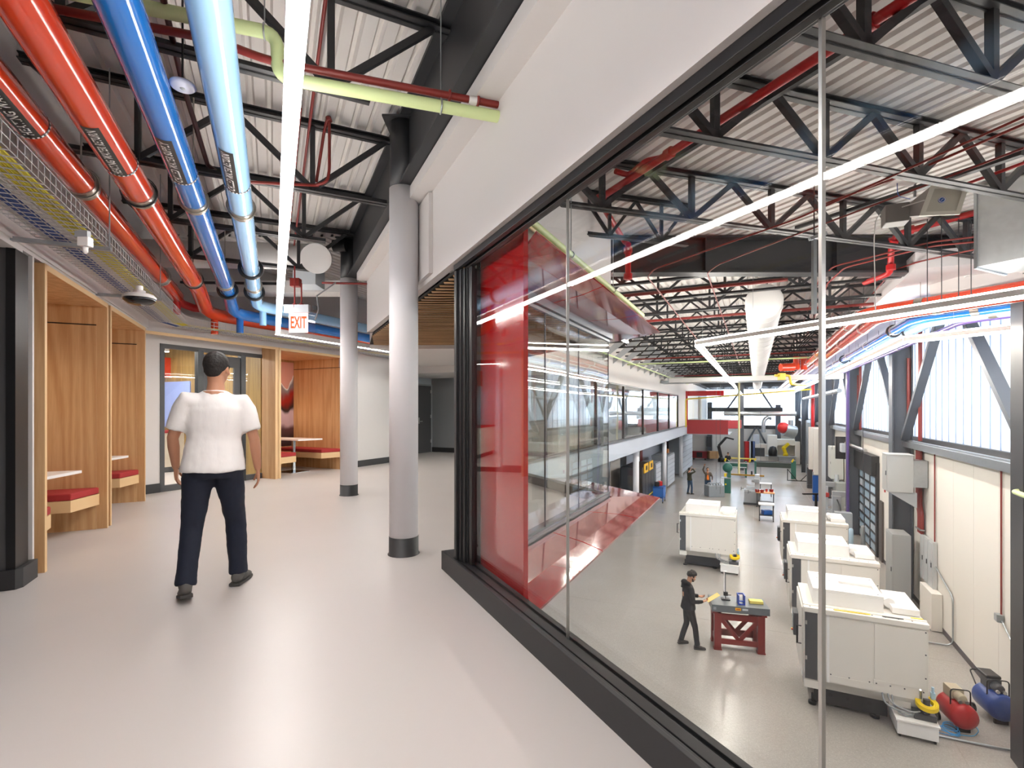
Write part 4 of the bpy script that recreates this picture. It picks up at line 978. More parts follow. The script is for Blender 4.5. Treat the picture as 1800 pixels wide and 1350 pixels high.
rp(br+'looping down in front of the girder, left one', [PX(1800, 205, 3.9), PX(1400, 385, 5.6), PX(1150, 473, 7.6), PX(1138, 487, 8.0), PX(1260, 640, 22)], .011, sprink, .12)
rp(br+'looping down in front of the girder, right one', [PX(1800, 260, 4.5), PX(1400, 412, 6.3), PX(1262, 465, 7.7), PX(1243, 480, 8.0), PX(1300, 640, 24)], .011, sprink, .12)
rp(br+'in a pair crossing the girder, upper one', [PX(1900, 395, 6.2), PX(1640, 425, 6.9), PX(1465, 468, 7.8), PX(1440, 492, 8.5), PX(1400, 600, 22)], .013, sprink, .12)
rp(br+'in a pair crossing the girder, lower one', [PX(1900, 408, 6.2), PX(1640, 432, 6.9), PX(1485, 470, 7.8), PX(1455, 498, 8.5), PX(1410, 610, 22)], .013, sprink, .12)
rp(br+'rising to the right edge below the pair', [PX(1900, 405, 6.0), PX(1720, 437, 6.7), PX(1615, 460, 7.6), PX(1570, 475, 8.2), PX(1500, 555, 12)], .012, sprink, .12)
rp(br+'above the speaker, running to the right edge', [PX(1900, 175, 3.9), PX(1610, 300, 4.9), PX(1440, 362, 5.9)], .012, sprink, .1)
rp('coral red branch pipe below the speaker toward the right edge', [PX(1900, 250, 4.5), PX(1680, 330, 5.4)], .016, fire_red)
for i, t in enumerate((9.6, 12.6, 22.0, 34.0)):
    rp('dark red cross main under the far trusses, %s from the girder' % ('first', 'second', 'third', 'fourth')[i], [Hw(-4.97, t, 3.56), Hw(min(4.1, (cH*t-YB-.3)/sH), t, 3.56)], .032, sprink)
# black bar lying across the near trusses and the dark deck strip
T(MB(AC).bar((toC(PX(1169, 340, 5.4))[0], -2, 4.02), (toC(PX(1169, 340, 5.4))[0], 6.0, 4.02), .05, .05), 'bridging_bar', steel_black, 'long black angle bar crossing the near hall trusses under the deck', 'bar')
T(MB(0).bar(PX(1640, 322, 5.5), PX(1400, 400, 7.4), .06, .04), 'bridging_bar', steel_black, 'black angle bar sloping above the lamp toward the girder, middle of the hall', 'bar')
T(MB(0).bar(PX(1800, 268, 4.6), PX(1600, 335, 5.6), .07, .05), 'bridging_bar', steel_black, 'black angle bar running to the right edge above the speaker', 'bar')
# --- horn loudspeaker and its box
sp = thing('horn_loudspeaker', 'pale square horn loudspeaker with a small round blue emblem on the grille', 'loudspeaker', PX(1655, 350, 5.3), math.radians(-24))
k = 5.3/FPX
fr_ = [(-30*k, 0, -24*k), (24*k, 0, -30*k), (36*k, 0, 16*k), (-14*k, 0, 26*k)]
bk = [(-45*k, 40*k, -10*k), (-30*k, 40*k, -14*k), (-26*k, 40*k, 8*k), (-40*k, 40*k, 10*k)]
B(MB().add([Vector(p) for p in fr_]+[Vector(p) for p in bk], [(0,1,2,3), (7,6,5,4), (0,4,5,1), (1,5,6,2), (2,6,7,3), (3,7,4,0)]), 'horn', M('grey_horn', '8f8b86', .5), sp)
def ringq(sc1, sc2, y):
    c = Vector((4*k, 0, -3*k)); vs = [c+(Vector(p)-c)*sc1 for p in fr_]+[c+(Vector(p)-c)*sc2 for p in fr_]
    vs = [Vector((p.x, y, p.z)) for p in vs]; return vs, [(i, (i+1) % 4, 4+(i+1) % 4, 4+i) for i in range(4)]
v1, f1 = ringq(1.04, .78, -.012); B(MB().add(v1, f1).add(*[[Vector((p.x, y_, p.z)) for p in v1[:4] for y_ in (-.012, .01)], [(0,2,3,1), (2,4,5,3), (4,6,7,5), (6,0,1,7)]]), 'rim', M('ivory_plastic', 'e2e0d2', .5), sp)
v1, _ = ringq(.8, .8, -.006); B(MB().add(v1[:4], [(0,1,2,3)]), 'grille', M('ivory_grille', 'c4c2b2', .6), sp)
B(MB().cyl((0, -.013, -2*k), (0, -.008, -2*k), .032, 20), 'emblem', M('emblem_blue', '2d62b8', .4), sp); B(MB().torus((0, -.014, -2*k), .026, .003, (0,1,0), 20, 5).bar((-.012, -.015, -2*k-.01), (.012, -.015, -2*k+.01), .006, .004), 'emblem_mark', table_white, sp)
B(MB().box(-75*k, -38*k, 25*k, 60*k, -22*k, 12*k), 'driver_box', M('grey_driver', '77736e', .5), sp, .01)
B(MB().bar((-30*k, 30*k, 20*k), (-30*k, 30*k, 52*k), .03, .02), 'bracket', grey_en, sp)
hb = thing('ceiling_box', 'white flat box with a sensor under the truss above the loudspeaker', 'box', PX(1592, 320, 5.2))
B(MB().box(-.15, .13, -.1, .1, 0, .03), 'cover', table_white, hb, .004); B(MB().box(-.04, .03, -.05, .05, .03, .12), 'body', grey_en, hb, .003)
T(MB(0).tube(route([PX(1577, 322, 5.2), PX(1578, 345, 5.25), PX(1600, 350, 5.3)], .05), .004, 6), 'cord', cab_blue, 'short grey cord hanging from the white ceiling box', 'cord')
T(MB(0).tube(route([PX(1625, 352, 5.3), PX(1540, 378, 5.9), PX(1536, 420, 5.9), PX(1539, 548, 6.2)], .12), .006, 6), 'conduit', cab_white, 'white cord curving down from the loudspeaker to the line lamp', 'cord')
st = thing('strut_hanger', 'galvanised upright strut hanging from the truss in the middle of the hall', 'strut', PX(1431, 500, 6.0))
B(MB(0).bar(PX(1431, 422, 6.0), PX(1431, 552, 6.0), .05, .04), 'upright', zinc, st); B(MB(0).bar(PX(1423, 420, 6.0), PX(1452, 410, 6.0), .05, .04), 'head', zinc, st); B(MB(0).cyl(PX(1431, 422, 6.0), PX(1431, 422, 6.0)+Vector((0, 0, .75)), .008, 6), 'rod', steel_black, st)
# black speakers / heaters hanging among far trusses
for i, (x, y, Y, lab) in enumerate(((1458, 530, 12.5, 'black hanging speaker right of the white round duct, nearer one'), (1427, 593, 22, 'black hanging speaker in the far trusses, farther one'))):
    p = PX(x, y, Y); t_ = thing('hanging_speaker', lab, 'speaker', p, .3, 'black hanging speakers')
    B(MB().lathe((0,0,-.22), [(.08, 0), (.13, .08), (.13, .36), (.09, .44)], 14), 'housing', black, t_); B(MB().cyl((0,0,.2), (0,0,.6), .008, 6), 'hanger', steel_black, t_)
# --- hanger rods above the near mains
for i, x in enumerate((1630, 1655, 1685, 1707)):
    T(MB(0).cyl(PX(x, 545-.15*(x-1630), 6.9), PX(x, 385, 6.9), .006, 5), 'hanger_rod', steel_black, 'black threaded rod above the near orange-red main, %s of four' % ('first', 'second', 'third', 'fourth')[i], 'rod', 'rods above the near main')
# --- pale green and yellow gas pipes
g = thing('gas_pipe', 'pale green pipe sloping along the white wall above the red hood', 'pipe', PX(1030, 430, 5))
tg0 = (1.60+1.79*cos2)/sin2; ga, gb = Hw(-1.79, tg0, 3.04), Hw(-1.79, tw(1131, -1.79), 3.04)
B(MB(0).tube(route([ga, gb, gb+Vector((-.95, .5, 0))], .06), .033, 14), 'pipe_body', green, g)
for f in (.3, .62): p = ga.lerp(gb, f); B(MB(0).cyl(p, p+Vector((0, 0, 1.0)), .006, 6).torus(p, .038, .005, (1, 2, 0), 14, 5), 'hanger', zinc, g)
T(MB(0).tube(route([ga+Vector((0, 0, -.06)), ga.lerp(gb, .86)+Vector((0, 0, -.06)), ga.lerp(gb, .86)+Vector((-.7, .4, -.06))], .06), .014, 10), 'gas_pipe', M('pale_yellow_pipe', 'e6cf9a', .5), 'slim pale yellow pipe just below the green one over the hood', 'pipe')
T(MB(-AH).tube([(4.02, tC1+.02, .33), (4.02, 40, .33)], .038, 12), 'gas_pipe', green, 'pale green pipe running below the zinc ledge of the right wall', 'pipe')
T(MB(-AH).tube(route([(4.02, tC1+.55, .33), (4.02, tC1+.35, .33), (3.98, tC1+.35, .10), (3.6, tC1+.1, .10), (3.5, tC1-1.5, .10)], .08), .038, 12), 'gas_pipe', green, 'pale green pipe offset dropping and passing in front of the nearest steel column', 'pipe')
yg = 'yellow gas pipes of the hall'
T(MB(-AH).tube(route([(-4.7, 39.5, .05), (-4.7, 39.5, 2.15), (3.4, 39.5, 2.75)], .12), .05, 10), 'gas_pipe', yellow, 'long yellow gas pipe crossing the far hall, dropping beside the strip windows', 'pipe', yg)
T(MB(-AH).tube([(-4.95, 21.5, 3.3), (2.0, 21.5, 3.3)], .03, 8), 'gas_pipe', green, 'pale green pipe crossing under the far trusses, nearer of two', 'pipe')
T(MB(-AH).tube([(-4.6, 16, 3.28), (-4.6, 40, 3.28)], .03, 8), 'gas_pipe', green, 'pale green pipe running along the facade below the white fins', 'pipe')
T(MB(-AH).tube([(-4.9, 33, 3.35), (1.6, 33, 3.35)], .035, 8), 'gas_pipe', green, 'pale green pipe crossing under the far trusses, farther of two', 'pipe')
pv = PX(1299, 700, 33); wv_, tv_ = toH(pv)
T(MB(-AH).cyl((wv_, tv_, ZH+1.33), (wv_, tv_, 3.6), .065, 12), 'gas_pipe', M('pale_yellow_green_pipe', 'ddd6a2', .5), 'pale yellow upright pipe in the middle of the hall beside the centre post', 'pipe')
pc_ = PX(1304, 700, 46); wv_, tv_ = toH(pc_)
T(MB(-AH).box(wv_-.17, wv_+.17, tv_-.17, tv_+.17, ZH, ZD-.02), 'steel_column', steel_grey, 'dark grey centre post behind the pale yellow upright pipe', 'column')
yv = thing('gas_regulator', 'yellow gas regulator and bent pipe hung near the mains', 'gas regulator', PX(1375, 662, 20))
B(MB(0).tube(route([PX(1362, 660, 20), PX(1388, 660, 20), PX(1390, 675, 20), PX(1418, 677, 22)], .1), .05, 10), 'pipe', yellow, yv); B(MB(0).box(PX(1369,0,20).x, PX(1379,0,20).x, 19.9, 20.1, PX(0,668,20).z, PX(0,656,20).z), 'valve_body', yellow, yv, .01)
# --- galvanised ducts crossing the far hall
T(MB(-AH).box(-3.6, 3.2, 24.0, 24.4, 2.62, 2.82), 'cross_duct', duct_white, 'long white flat duct crossing the hall below the far trusses, nearest one', 'duct')
T(MB(-AH).box(-4.95, 1.5, 30.0, 31.2, 2.9, 3.05), 'cross_duct', zinc, 'galvanised flat duct crossing the far hall behind the white one', 'duct')
T(MB(-AH).cyl((-2.6, 50, 1.0), (3.2, 50, 1.0), .20, 16), 'cross_duct', zinc, 'round galvanised exhaust duct crossing low in front of the end wall', 'duct')
T(MB(-AH).tube([(3.3, 44, 2.2), (3.3, 26, 2.2)], .10, 10), 'cross_duct', zinc, 'slim round galvanised duct along the glazed wall, far half', 'duct')
fo = thing('red_duct', 'bright orange-red duct piece with two upright stubs in the far trusses', 'duct', PX(1398, 640, 20))
B(MB(0).tube([PX(1372, 646, 20), PX(1395, 645, 20)], .16, 14), 'tube', orange, fo)
for x in (1400, 1413): B(MB(0).cyl(PX(x, 650, 20), PX(x, 627, 20), .12, 14), 'stub', orange, fo)
# cord reels hanging down the hall
for i, (x, y0, y1, Y) in enumerate(((1259, 720, 860, 27), (1266, 730, 868, 26), (1337, 715, 845, 27), (1517, 700, 900, 13), (1463, 700, 790, 20))):
    T(MB(0).cyl(PX(x, 640, Y), PX(x, y1, Y), .008, 5), 'drop_cable', black, 'thin black cord hanging down the hall '+['at the left of the green band saw', 'beside the first, left of the green saw, longer', 'above the grey grinder', 'in front of the sectional door side wall', 'in front of the far side wall machines'][i], 'cord', 'black hanging cords')
# ================================================================ HALL FLOOR: MACHINES
def lathe_machine(lab):
    t = thing('machining_centre', lab, 'machine', (0,0,0), 0, 'white enclosed machining centres')
    W, L, H = 1.83, 1.5, 1.92
    B(MB().ext([(0, .60), (0, H-.02), (L, H-.02), (L, .42), (.10, .42)], 0, W, 'x').box(0, .24, .02, L, .42, .6).box(0, 1.2, .0, .4, .60, .72), 'enclosure', cream, t, .008)
    B(MB().ext([(.0, .60), (.10, .42), (.55, .34), (.55, .60)], .02, 1.24, 'x'), 'lower_skirt', cream, t, .006)
    B(MB().box(.18, 1.32, .28, L-.1, .06, .44), 'machine_base', mach_black, t, .01)
    for x, y in ((.26, .3), (.26, L-.2), (1.24, .3), (1.24, L-.2)): B(MB().cyl((x-.1, y, 0), (x-.1, y, .05), .07, 12).cyl((x-.1, y, .04), (x-.1, y, .2), .02, 8), 'levelling_foot', mach_black, t)
    for x in (.45, .72, 1.05): B(MB().cyl((x, .279, .24), (x, .277, .24), .035, 12), 'base_port', M('port_black', '0c0c0d', .6), t)
    B(MB().box(.015, .215, -.012, .0, .60, 1.84), 'control_column', mach_dark, t, .004)
    for z in (.95, 1.60): B(MB().box(.02, .05, -.02, -.012, z, z+.07), 'latch', alu, t)
    B(MB().box(.40, 1.055, -.010, .0, .72, 1.80), 'door_panel', cream, t, .003); B(MB().box(1.075, 1.80, -.014, .0, .80, 1.80), 'door_panel', cream, t, .003)
    B(MB().box(.40, 1.30, -.016, .0, .62, .74).box(1.06, 1.30, -.018, .0, .72, .82), 'lower_lip', cream, t, .003)
    B(MB().box(-.01, W+.01, -.03, .10, H-.09, H).box(-.01, W+.01, .1, .16, H-.02, H+.015), 'top_lip', cream, t, .006)
    B(MB().box(.36, .40, -.012, 0, .6, 1.84), 'corner_strip', mach_white, t)
    # raised cover with a recess
    bx0, bx1, by0, by1, bz = .17, 1.27, .32, 1.42, H+.27
    B(MB().box(bx0, bx1, by0, by1, H-.02, bz-.05).box(bx0, bx1, by0, by0+.35, bz-.05, bz).box(bx0, bx0+.48, by0+.35, by1-.45, bz-.05, bz).box(bx1-.08, bx1, by0+.35, by1-.45, bz-.05, bz).box(bx0, bx1, by1-.45, by1, bz-.05, bz), 'raised_cover', mach_white, t, .006)
    B(MB().box(bx0+.48, bx1-.08, by0+.35, by1-.45, bz-.0495, bz-.045), 'cover_recess', M('recess_shade_grey', 'cfcdc8', .6), t)
    mb = MB()
    for x, y in ((.3, .4), (.32, .7), (.3, 1.0), (.34, 1.3), (1.2, .4), (.7, .4), (1.22, 1.3), (.5, .9)): mb.cyl((x, y, bz), (x, y, bz+.004), .013, 8)
    for k in range(9): mb.cyl((.1+.19*k, .05, H), (.1+.19*k, .05, H+.006), .012, 8)
    for x in (.42, .7, 1.0, 1.1, 1.3, 1.5, 1.76): mb.cyl((x, -.014, .76), (x, -.022, .76), .012, 8)
    for z in (1.0, 1.4, 1.78): mb.cyl((1.79, -.014, z), (1.79, -.022, z), .012, 8)
    B(mb, 'bolt_heads', mach_dark, t)['kind'] = 'stuff'
    B(MB().box(1.40, 1.80, .35, 1.35, H-.01, H+.10).cyl((1.40, .55, H+.10), (1.40, .85, H+.10), .09, 14), 'rear_cover', mach_white, t, .006)
    B(MB().box(-.03, 0, .15, L-.1, .55, 1.85), 'side_door', cream, t, .008)
    B(MB().tube([(-.03, .18, 1.15), (-.10, .18, 1.15), (-.10, .18, 1.48), (-.03, .18, 1.48)], .012, 8), 'door_handle', black, t)
    B(MB().box(-.12, -.03, .9, 1.25, 1.0, 1.45), 'control_panel', mach_dark, t, .01); B(MB().box(-.125, -.12, .95, 1.2, 1.15, 1.4), 'screen', M('screen_grey', '8fa0a8', .2), t)
    for z, c in ((1.08, fire_red), (1.05, yel_plain)): B(MB().cyl((-.12, 1.0 if z > 1.06 else 1.1, z), (-.15, 1.0 if z > 1.06 else 1.1, z), .018, 10), 'push_button', c, t)
    # coolant tank, pump, coil and hoses at the lower right
    B(MB().box(1.36, 1.92, -.20, .40, .06, .30).box(1.34, 1.94, -.22, .42, .29, .32), 'coolant_tank', mach_white, t, .006)
    mb = MB()
    for x, y in ((1.40, -.15), (1.88, -.15), (1.40, .35), (1.88, .35)): mb.cyl((x-.015, y, .03), (x+.015, y, .03), .03, 10)
    B(mb, 'tank_caster', black, t)
    B(MB().cyl((1.80, -.02, .32), (1.80, -.02, .66), .05, 12).box(1.62, 1.92, -.1, .12, .32, .42), 'pump', mach_dark, t, .004)
    mb = MB()
    for r in (.095, .113, .131, .149): 
        for z in (.56, .578, .596, .614): mb.torus((1.80, -.04, z), r, .010, (0, -.30, 1), 22, 6)
    B(mb, 'hose_coil', yel_plain, t)
    mb = MB()
    for x0, x1, dz in ((1.18, 1.66, .0), (1.26, 1.70, .04), (1.32, 1.62, -.05)):
        mb.tube(route([(x0, .05, .72), (x0+.02, -.06, .45+dz), (x1-.1, -.12, .38+dz), (x1, -.05, .40+dz)], .12), .014, 8)
    B(mb, 'hose', grey_en, t)
    B(MB().cyl((1.90, .05, .6), (1.90, .05, .85), .02, 8).box(1.87, 1.93, .02, .08, .66, .76), 'air_filter', M('pale_blue_filter', 'a7c6da', .3), t)
    B(MB().box(1.30, 1.60, .05, .4, .40, .62), 'chip_outlet', cream, t, .005)
    return t
m1 = lathe_machine('nearest white machining centre, front and largest, with yellow hose coil at its lower right')
tM = 10.73
def place(o, w, t): o.location = Hw(w, t, ZH); o.rotation_euler = (0, 0, -AH); WM[o.name] = Matrix.Translation(Hw(w, t, ZH)) @ Matrix.Rotation(-AH, 4, 'Z')
place(m1, .81, tM)
for w, t, lab in ((.81, 14.45, 'second white machining centre, directly behind the nearest one'), (.81, 18.9, 'third white machining centre, farthest of the right-hand row'), (-2.43, 18.6, 'white machining centre standing alone left of the aisle on a black base')):
    dup(m1, Hw(w, t, ZH), -AH, lab)
for i, (x, y, L_, m_, lab) in enumerate(((.75, .04, .5, yel_plain, 'long thin yellow rule lying on top of the nearest machining centre'), (1.35, .06, .28, mach_dark, 'dark steel rod lying on top of the nearest machining centre'), (1.72, .2, .16, yel_plain, 'short yellow rule at the right corner on top of the nearest machining centre'))):
    p = Hw(.81+x, tM+y, ZH+1.925); T(MB(0).bar(p+Vector((-L_/2, L_*.22, .004)), p+Vector((L_/2, -L_*.22, .004)), .03, .008), 'steel_rule', m_, lab, 'rule', 'rules lying on the nearest machine')
# conduit running over the floor from the nearest machine
T(MB(0).tube(route([PX(1618, 1213, 8.4), FL(1620, 1270)+Vector((0,0,.1)), FL(1628, 1292)+Vector((0, 0, .03)), FL(1775, 1322)+Vector((0, 0, .03)), FL(1830, 1328)+Vector((0, 0, .03))], .2), .018, 10), 'floor_conduit', zinc, 'silver conduit dropping beside the nearest machine and running over the floor', 'conduit')
# --- air compressors
def compressor(p, rz, r, L, mat, lab, extra):
    t = thing('air_compressor', lab, 'air compressor', p, rz, 'air compressors by the right wall')
    z = r+.07
    B(MB().lathe((0, 0, z), [(.02, -L/2-.05), (r*.6, -L/2-.035), (r*.93, -L/2), (r, -L/2+.04), (r, L/2-.04), (r*.93, L/2), (r*.6, L/2+.035), (.02, L/2+.05)], 24, (0,1,0)), 'tank', mat, t)
    for s in (-1, 1): B(MB().cyl((s*(r+.0), L/2-.12, .08), (s*(r+.04), L/2-.12, .08), .08, 16), 'wheel', black, t)
    B(MB().box(-.1, .1, -L/2+.06, -L/2+.1, 0, z-r*.8), 'foot', black, t)
    B(MB().box(-.10, .10, -.02, .22, z+r-.02, z+r+.16).lathe((0, -.08, z+r+.06), [(.07, -.09), (.08, -.06), (.08, .06), (.06, .09)], 14, (0,1,0)), 'motor_pump', mach_dark if extra else M('worn_cream', 'bfb49c', .6), t, .01)
    B(MB().tube(route([(-r*.7, -.1, z+r*.6), (-r*.7, -.1, z+r+.2), (r*.7, -.1, z+r+.2), (r*.7, -.1, z+r*.6)], .06), .011, 8), 'carry_handle', black, t)
    B(MB().cyl((.05, -.17, z+r+.03), (.05, -.2, z+r+.03), .03, 12).cyl((-.05, -.17, z+r+.03), (-.05, -.2, z+r+.03), .03, 12), 'pressure_gauge', alu, t)
    if extra:
        B(MB().tube(route([(-.12, L/2-.1, .3), (-.12, L/2+.25, .62), (.12, L/2+.25, .62), (.12, L/2-.1, .3)], .06), .012, 8), 'push_handle', black, t)
        B(MB().box(-.13, .1, -.02, .3, z+r+.17, z+r+.23), 'hand_truck_bag', black, t, .02)
    return t
compressor(FL(1682, 1276), math.radians(-14), .21, .50, fire_red, 'red horizontal air tank compressor beside the blue hose', False)
compressor(FL(1748, 1262), math.radians(-16), .23, .52, M('dark_blue_tank', '1d3f86', .35), 'dark blue air compressor by the nearest steel column, black motor on top', True)
mb = MB(0); p = FL(1668, 1288)
for k in range(5): mb.torus(p+Vector((.02*k-.03, .03*math.sin(k*2), .012+.02*k)), .15-.012*k, .007, (.2*math.sin(k), .25*math.cos(k), 1), 24, 6)
T(mb, 'air_hose', M('sky_blue_hose', '3f9ad8', .4), 'sky blue air hose coiled on the floor in front of the red compressor', 'hose')
T(MB(0).tube(route([FL(1668, 1290)+Vector((0,0,.01)), FL(1712, 1296)+Vector((0,0,.01)), FL(1722, 1285)+Vector((0,0,.01)), FL(1708, 1272)+Vector((0,0,.01))], .1), .007, 6), 'air_hose', M('sky_blue_hose2', '4fa6d8', .4), 'loose sky blue hose end lying between the two compressors', 'hose')
# --- granite inspection table and what stands on it
tb0 = Vector((4.70, 11.62, ZH)); tr = math.radians(-13.5)
tb = thing('inspection_table', 'granite-topped inspection table on a dark red steel stand', 'table', tb0, tr)
B(MB().box(-.06, 1.17, -.05, .62, .90, 1.06), 'granite_top', granite, tb, .006)
for x in (0, .93):
    for y in (0, .44):
        B(MB().box(x, x+.15, y, y+.13, .03, .86), 'leg', redpaint, tb, .004); B(MB().box(x-.01, x+.16, y-.01, y+.14, 0, .03), 'foot_plate', redpaint, tb)
B(MB().box(.15, .93, .02, .07, .70, .84).box(.15, .93, .02, .07, .14, .26), 'front_rail', redpaint, tb, .003); B(MB().box(.15, .93, .50, .55, .70, .84).box(.15, .93, .50, .55, .14, .30), 'rear_rail', redpaint, tb, .003)
for x in (0, 1.02): B(MB().box(x+.02, x+.05, .13, .44, .70, .84).box(x+.02, x+.05, .13, .44, .14, .26), 'side_rail', redpaint, tb)
for a, b in (((.16, .045, .70), (.54, .045, .24)), ((.92, .045, .70), (.54, .045, .24))): B(MB().bar(a, b, .03, .09), 'front_brace', redpaint, tb)
for a, b in (((.16, .525, .70), (.54, .525, .24)), ((.92, .525, .70), (.54, .525, .24))): B(MB().bar(a, b, .03, .09), 'rear_brace', redpaint, tb)
B(MB().box(-.04, .07, .0, .1, .84, .90).box(1.01, 1.12, .0, .1, .84, .90).box(-.04, .07, .46, .58, .84, .90).box(1.01, 1.12, .46, .58, .84, .90), 'support_pad', redpaint, tb)
B(MB().box(.44, .56, -.055, -.05, .97, 1.03), 'warning_label', M('yellow_red_label', 'e6a81c', .5), tb); B(MB().box(.46, .54, -.056, -.055, .99, 1.005), 'label_text', M('red_label_text', 'a8281c', .5), tb)
B(MB().box(.59, .71, -.055, -.05, .98, 1.02), 'maker_plate', lgrey_en, tb); B(MB().box(-.03, .03, -.055, -.05, .95, 1.01), 'corner_label', M('grey_label', '8a8f92', .5), tb)
def on_tb(x, y): return tb0+Matrix.Rotation(tr, 3, 'Z') @ Vector((x, y, 1.06))
hg = thing('height_gauge', 'tall height gauge with a pale column standing on the granite table', 'height gauge', on_tb(.30, .34), tr)
B(MB().box(-.10, .09, -.07, .07, 0, .03), 'base', mach_black, hg, .004); B(MB().box(-.045, -.02, -.02, .02, .03, .66), 'column', table_white, hg); B(MB().box(-.02, .0, -.015, .015, .03, .66), 'scale', mach_dark, hg); B(MB().box(-.05, .045, -.03, .03, .10, .19).box(.0, .12, -.01, .01, .11, .125), 'slider', black, hg, .003); B(MB().box(-.05, .03, -.022, .022, .66, .675), 'cap', table_white, hg)
bf = thing('angle_gauge', 'blue angle frame gauge standing on the granite table', 'frame', on_tb(.60, .16), tr)
B(MB().box(-.075, -.055, -.1, .1, 0, .22).box(.055, .075, -.1, .1, 0, .22).box(-.055, .055, -.1, -.08, 0, .03).box(-.055, .055, -.1, -.08, .08, .10).box(-.055, .055, .08, .10, .19, .22), 'body', M('blue_frame_paint', '2446a8', .4), bf)
T(MB(tr).box(0,0,0,0,0,0) if False else (lambda m: (m.box(*(lambda p: (p[0], p[0]+.29, p[1], p[1]+.16, ZH+1.062, ZH+1.13))((lambda q: (q[0]*math.cos(-tr)-q[1]*math.sin(-tr), q[0]*math.sin(-tr)+q[1]*math.cos(-tr)))(on_tb(.80, .20))))))(MB(tr)), 'yellow_box', M('pale_yellow_case', 'e2cf6a', .5), 'flat pale yellow case lying on the granite table', 'case', bevel=.006)

# ================================================================ RIGHT WALL FITTINGS
def wbox(w0, w1, t0, t1, z0, z1, name, mat, lab, cat, group=None, bevel=.006, door=True):
    t = thing(name, lab, cat, Hw((w0+w1)/2, (t0+t1)/2, z0), 0, group)
    B(MB(-AH).box(w0, w1, t0, t1, z0, z1), 'body', mat, t, bevel)
    if door: B(MB(-AH).box(w0-.012, w0, t0+.03, t1-.03, z0+.03, z1-.03), 'door', mat, t, .003); B(MB(-AH).box(w0-.03, w0-.012, t0+.06, t0+.09, (z0+z1)/2-.06, (z0+z1)/2+.06), 'handle', mach_dark, t)
    return t
eb = wbox(3.28, 3.86, 17.0, 17.6, -.90, .12, 'electrical_cabinet', M('cabinet_grey', 'a6a8a6', .45), 'big grey electrical box mounted high on the side wall', 'electrical box')
B(MB(-AH).ext([(3.30, -.90), (3.95, -.90), (3.95, -1.32)], 17.05, 17.1).ext([(3.30, -.90), (3.95, -.90), (3.95, -1.32)], 17.5, 17.55), 'support_bracket', grey_en, eb); B(MB(-AH).box(3.26, 3.88, 16.98, 17.62, .12, .14), 'rain_lid', M('cabinet_lid', 'b8bab8', .45), eb)
B(MB(-AH).box(3.87, 4.18, 17.05, 17.55, -.75, -.02), 'transformer', zinc, eb)
wbox(3.48, 3.90, 17.4, 18.2, ZH+.05, ZH+2.05, 'electrical_cabinet', M('cabinet_grey2', '989a99', .45), 'tall grey floor cabinet below the big electrical box', 'electrical box')
for k in range(3): wbox(4.10, 4.19, 16.3+.38*k, 16.64+.38*k, ZH+.95, ZH+2.15, 'panel_board', M('panel_grey%d' % k, 'b5b8b9', .45), 'slim grey wall panel board, %s of three beside the tall cabinet' % ('nearest', 'middle', 'farthest')[k], 'electrical box', 'slim wall panel boards')
wbox(3.97, 4.19, 15.9, 16.9, ZH+.02, ZH+.95, 'low_wall_box', wall_cream, 'off-white low boxing on the wall under the slim panel boards', 'wall box', door=False)
for k in range(4):
    T(MB(-AH).tube(route([(4.12, 17.75-.10*k, .33), (4.12, 17.75-.10*k, ZH+2.9), (4.12, 17.60-.10*k, ZH+2.7), (4.12, 17.60-.10*k, ZH+2.15)], .1), .042, 12), 'conduit', sprink, 'thick dark red conduit, %s in the bundle beside the grey electrical box' % ('farthest', 'third', 'second', 'nearest')[k], 'conduit', 'thick red conduits')
T(MB(-AH).box(4.05, 4.16, 17.35, 17.85, -.45, -.42), 'conduit_clamp', zinc, 'upper silver clamp across the thick red conduits', 'clamp'); T(MB(-AH).box(4.05, 4.16, 17.2, 17.7, -1.95, -1.92), 'conduit_clamp', zinc, 'lower silver clamp across the thick red conduits', 'clamp')
for i, (x, zb_, lab) in enumerate(((1643, -2.05, 'beyond the machine'), (1760, -1.93, 'beside the nearest column'))):
    t = tw(x, 4.17); Yt = cH*t-sH*4.17; zb_ = CZ-((985 if i == 0 else 1080)-720)/FPX*Yt
    T(MB(-AH).cyl((4.17, t, .33), (4.17, t, zb_), .016, 8), 'conduit', sprink, 'thin dark red conduit down the right wall, '+lab, 'conduit', 'thin conduits on the right wall')
    bx = thing('junction_box', 'small grey junction box at the foot of the thin red conduit, '+lab, 'junction box', Hw(4.15, t, zb_-.13), 0, 'grey junction boxes on the right wall')
    B(MB(-AH).box(4.09, 4.19, t-.07, t+.07, zb_-.14, zb_), 'body', M('box_grey', '8f9596', .4), bx, .004); B(MB(-AH).box(4.083, 4.09, t-.06, t+.06, zb_-.13, zb_-.01), 'cover', grey_en, bx)
    if i == 0:
        t2 = tw(1676, 4.17)
        T(MB(-AH).tube(route([(4.16, t-.05, zb_-.12), (4.16, t2, zb_-.50), (4.16, t2, ZH+.03), (3.3, t2+.0, ZH+.03), (2.66, t2+.25, ZH+.03)], .16), .018, 10), 'conduit', zinc, 'silver conduit bending down the right wall and across the floor to the nearest machine', 'conduit')
    else: T(MB(-AH).tube([(4.16, t-.05, zb_-.10), (4.14, t-.6, zb_-.35)], .016, 8), 'conduit', zinc, 'short silver conduit from the junction box toward the nearest column', 'conduit')
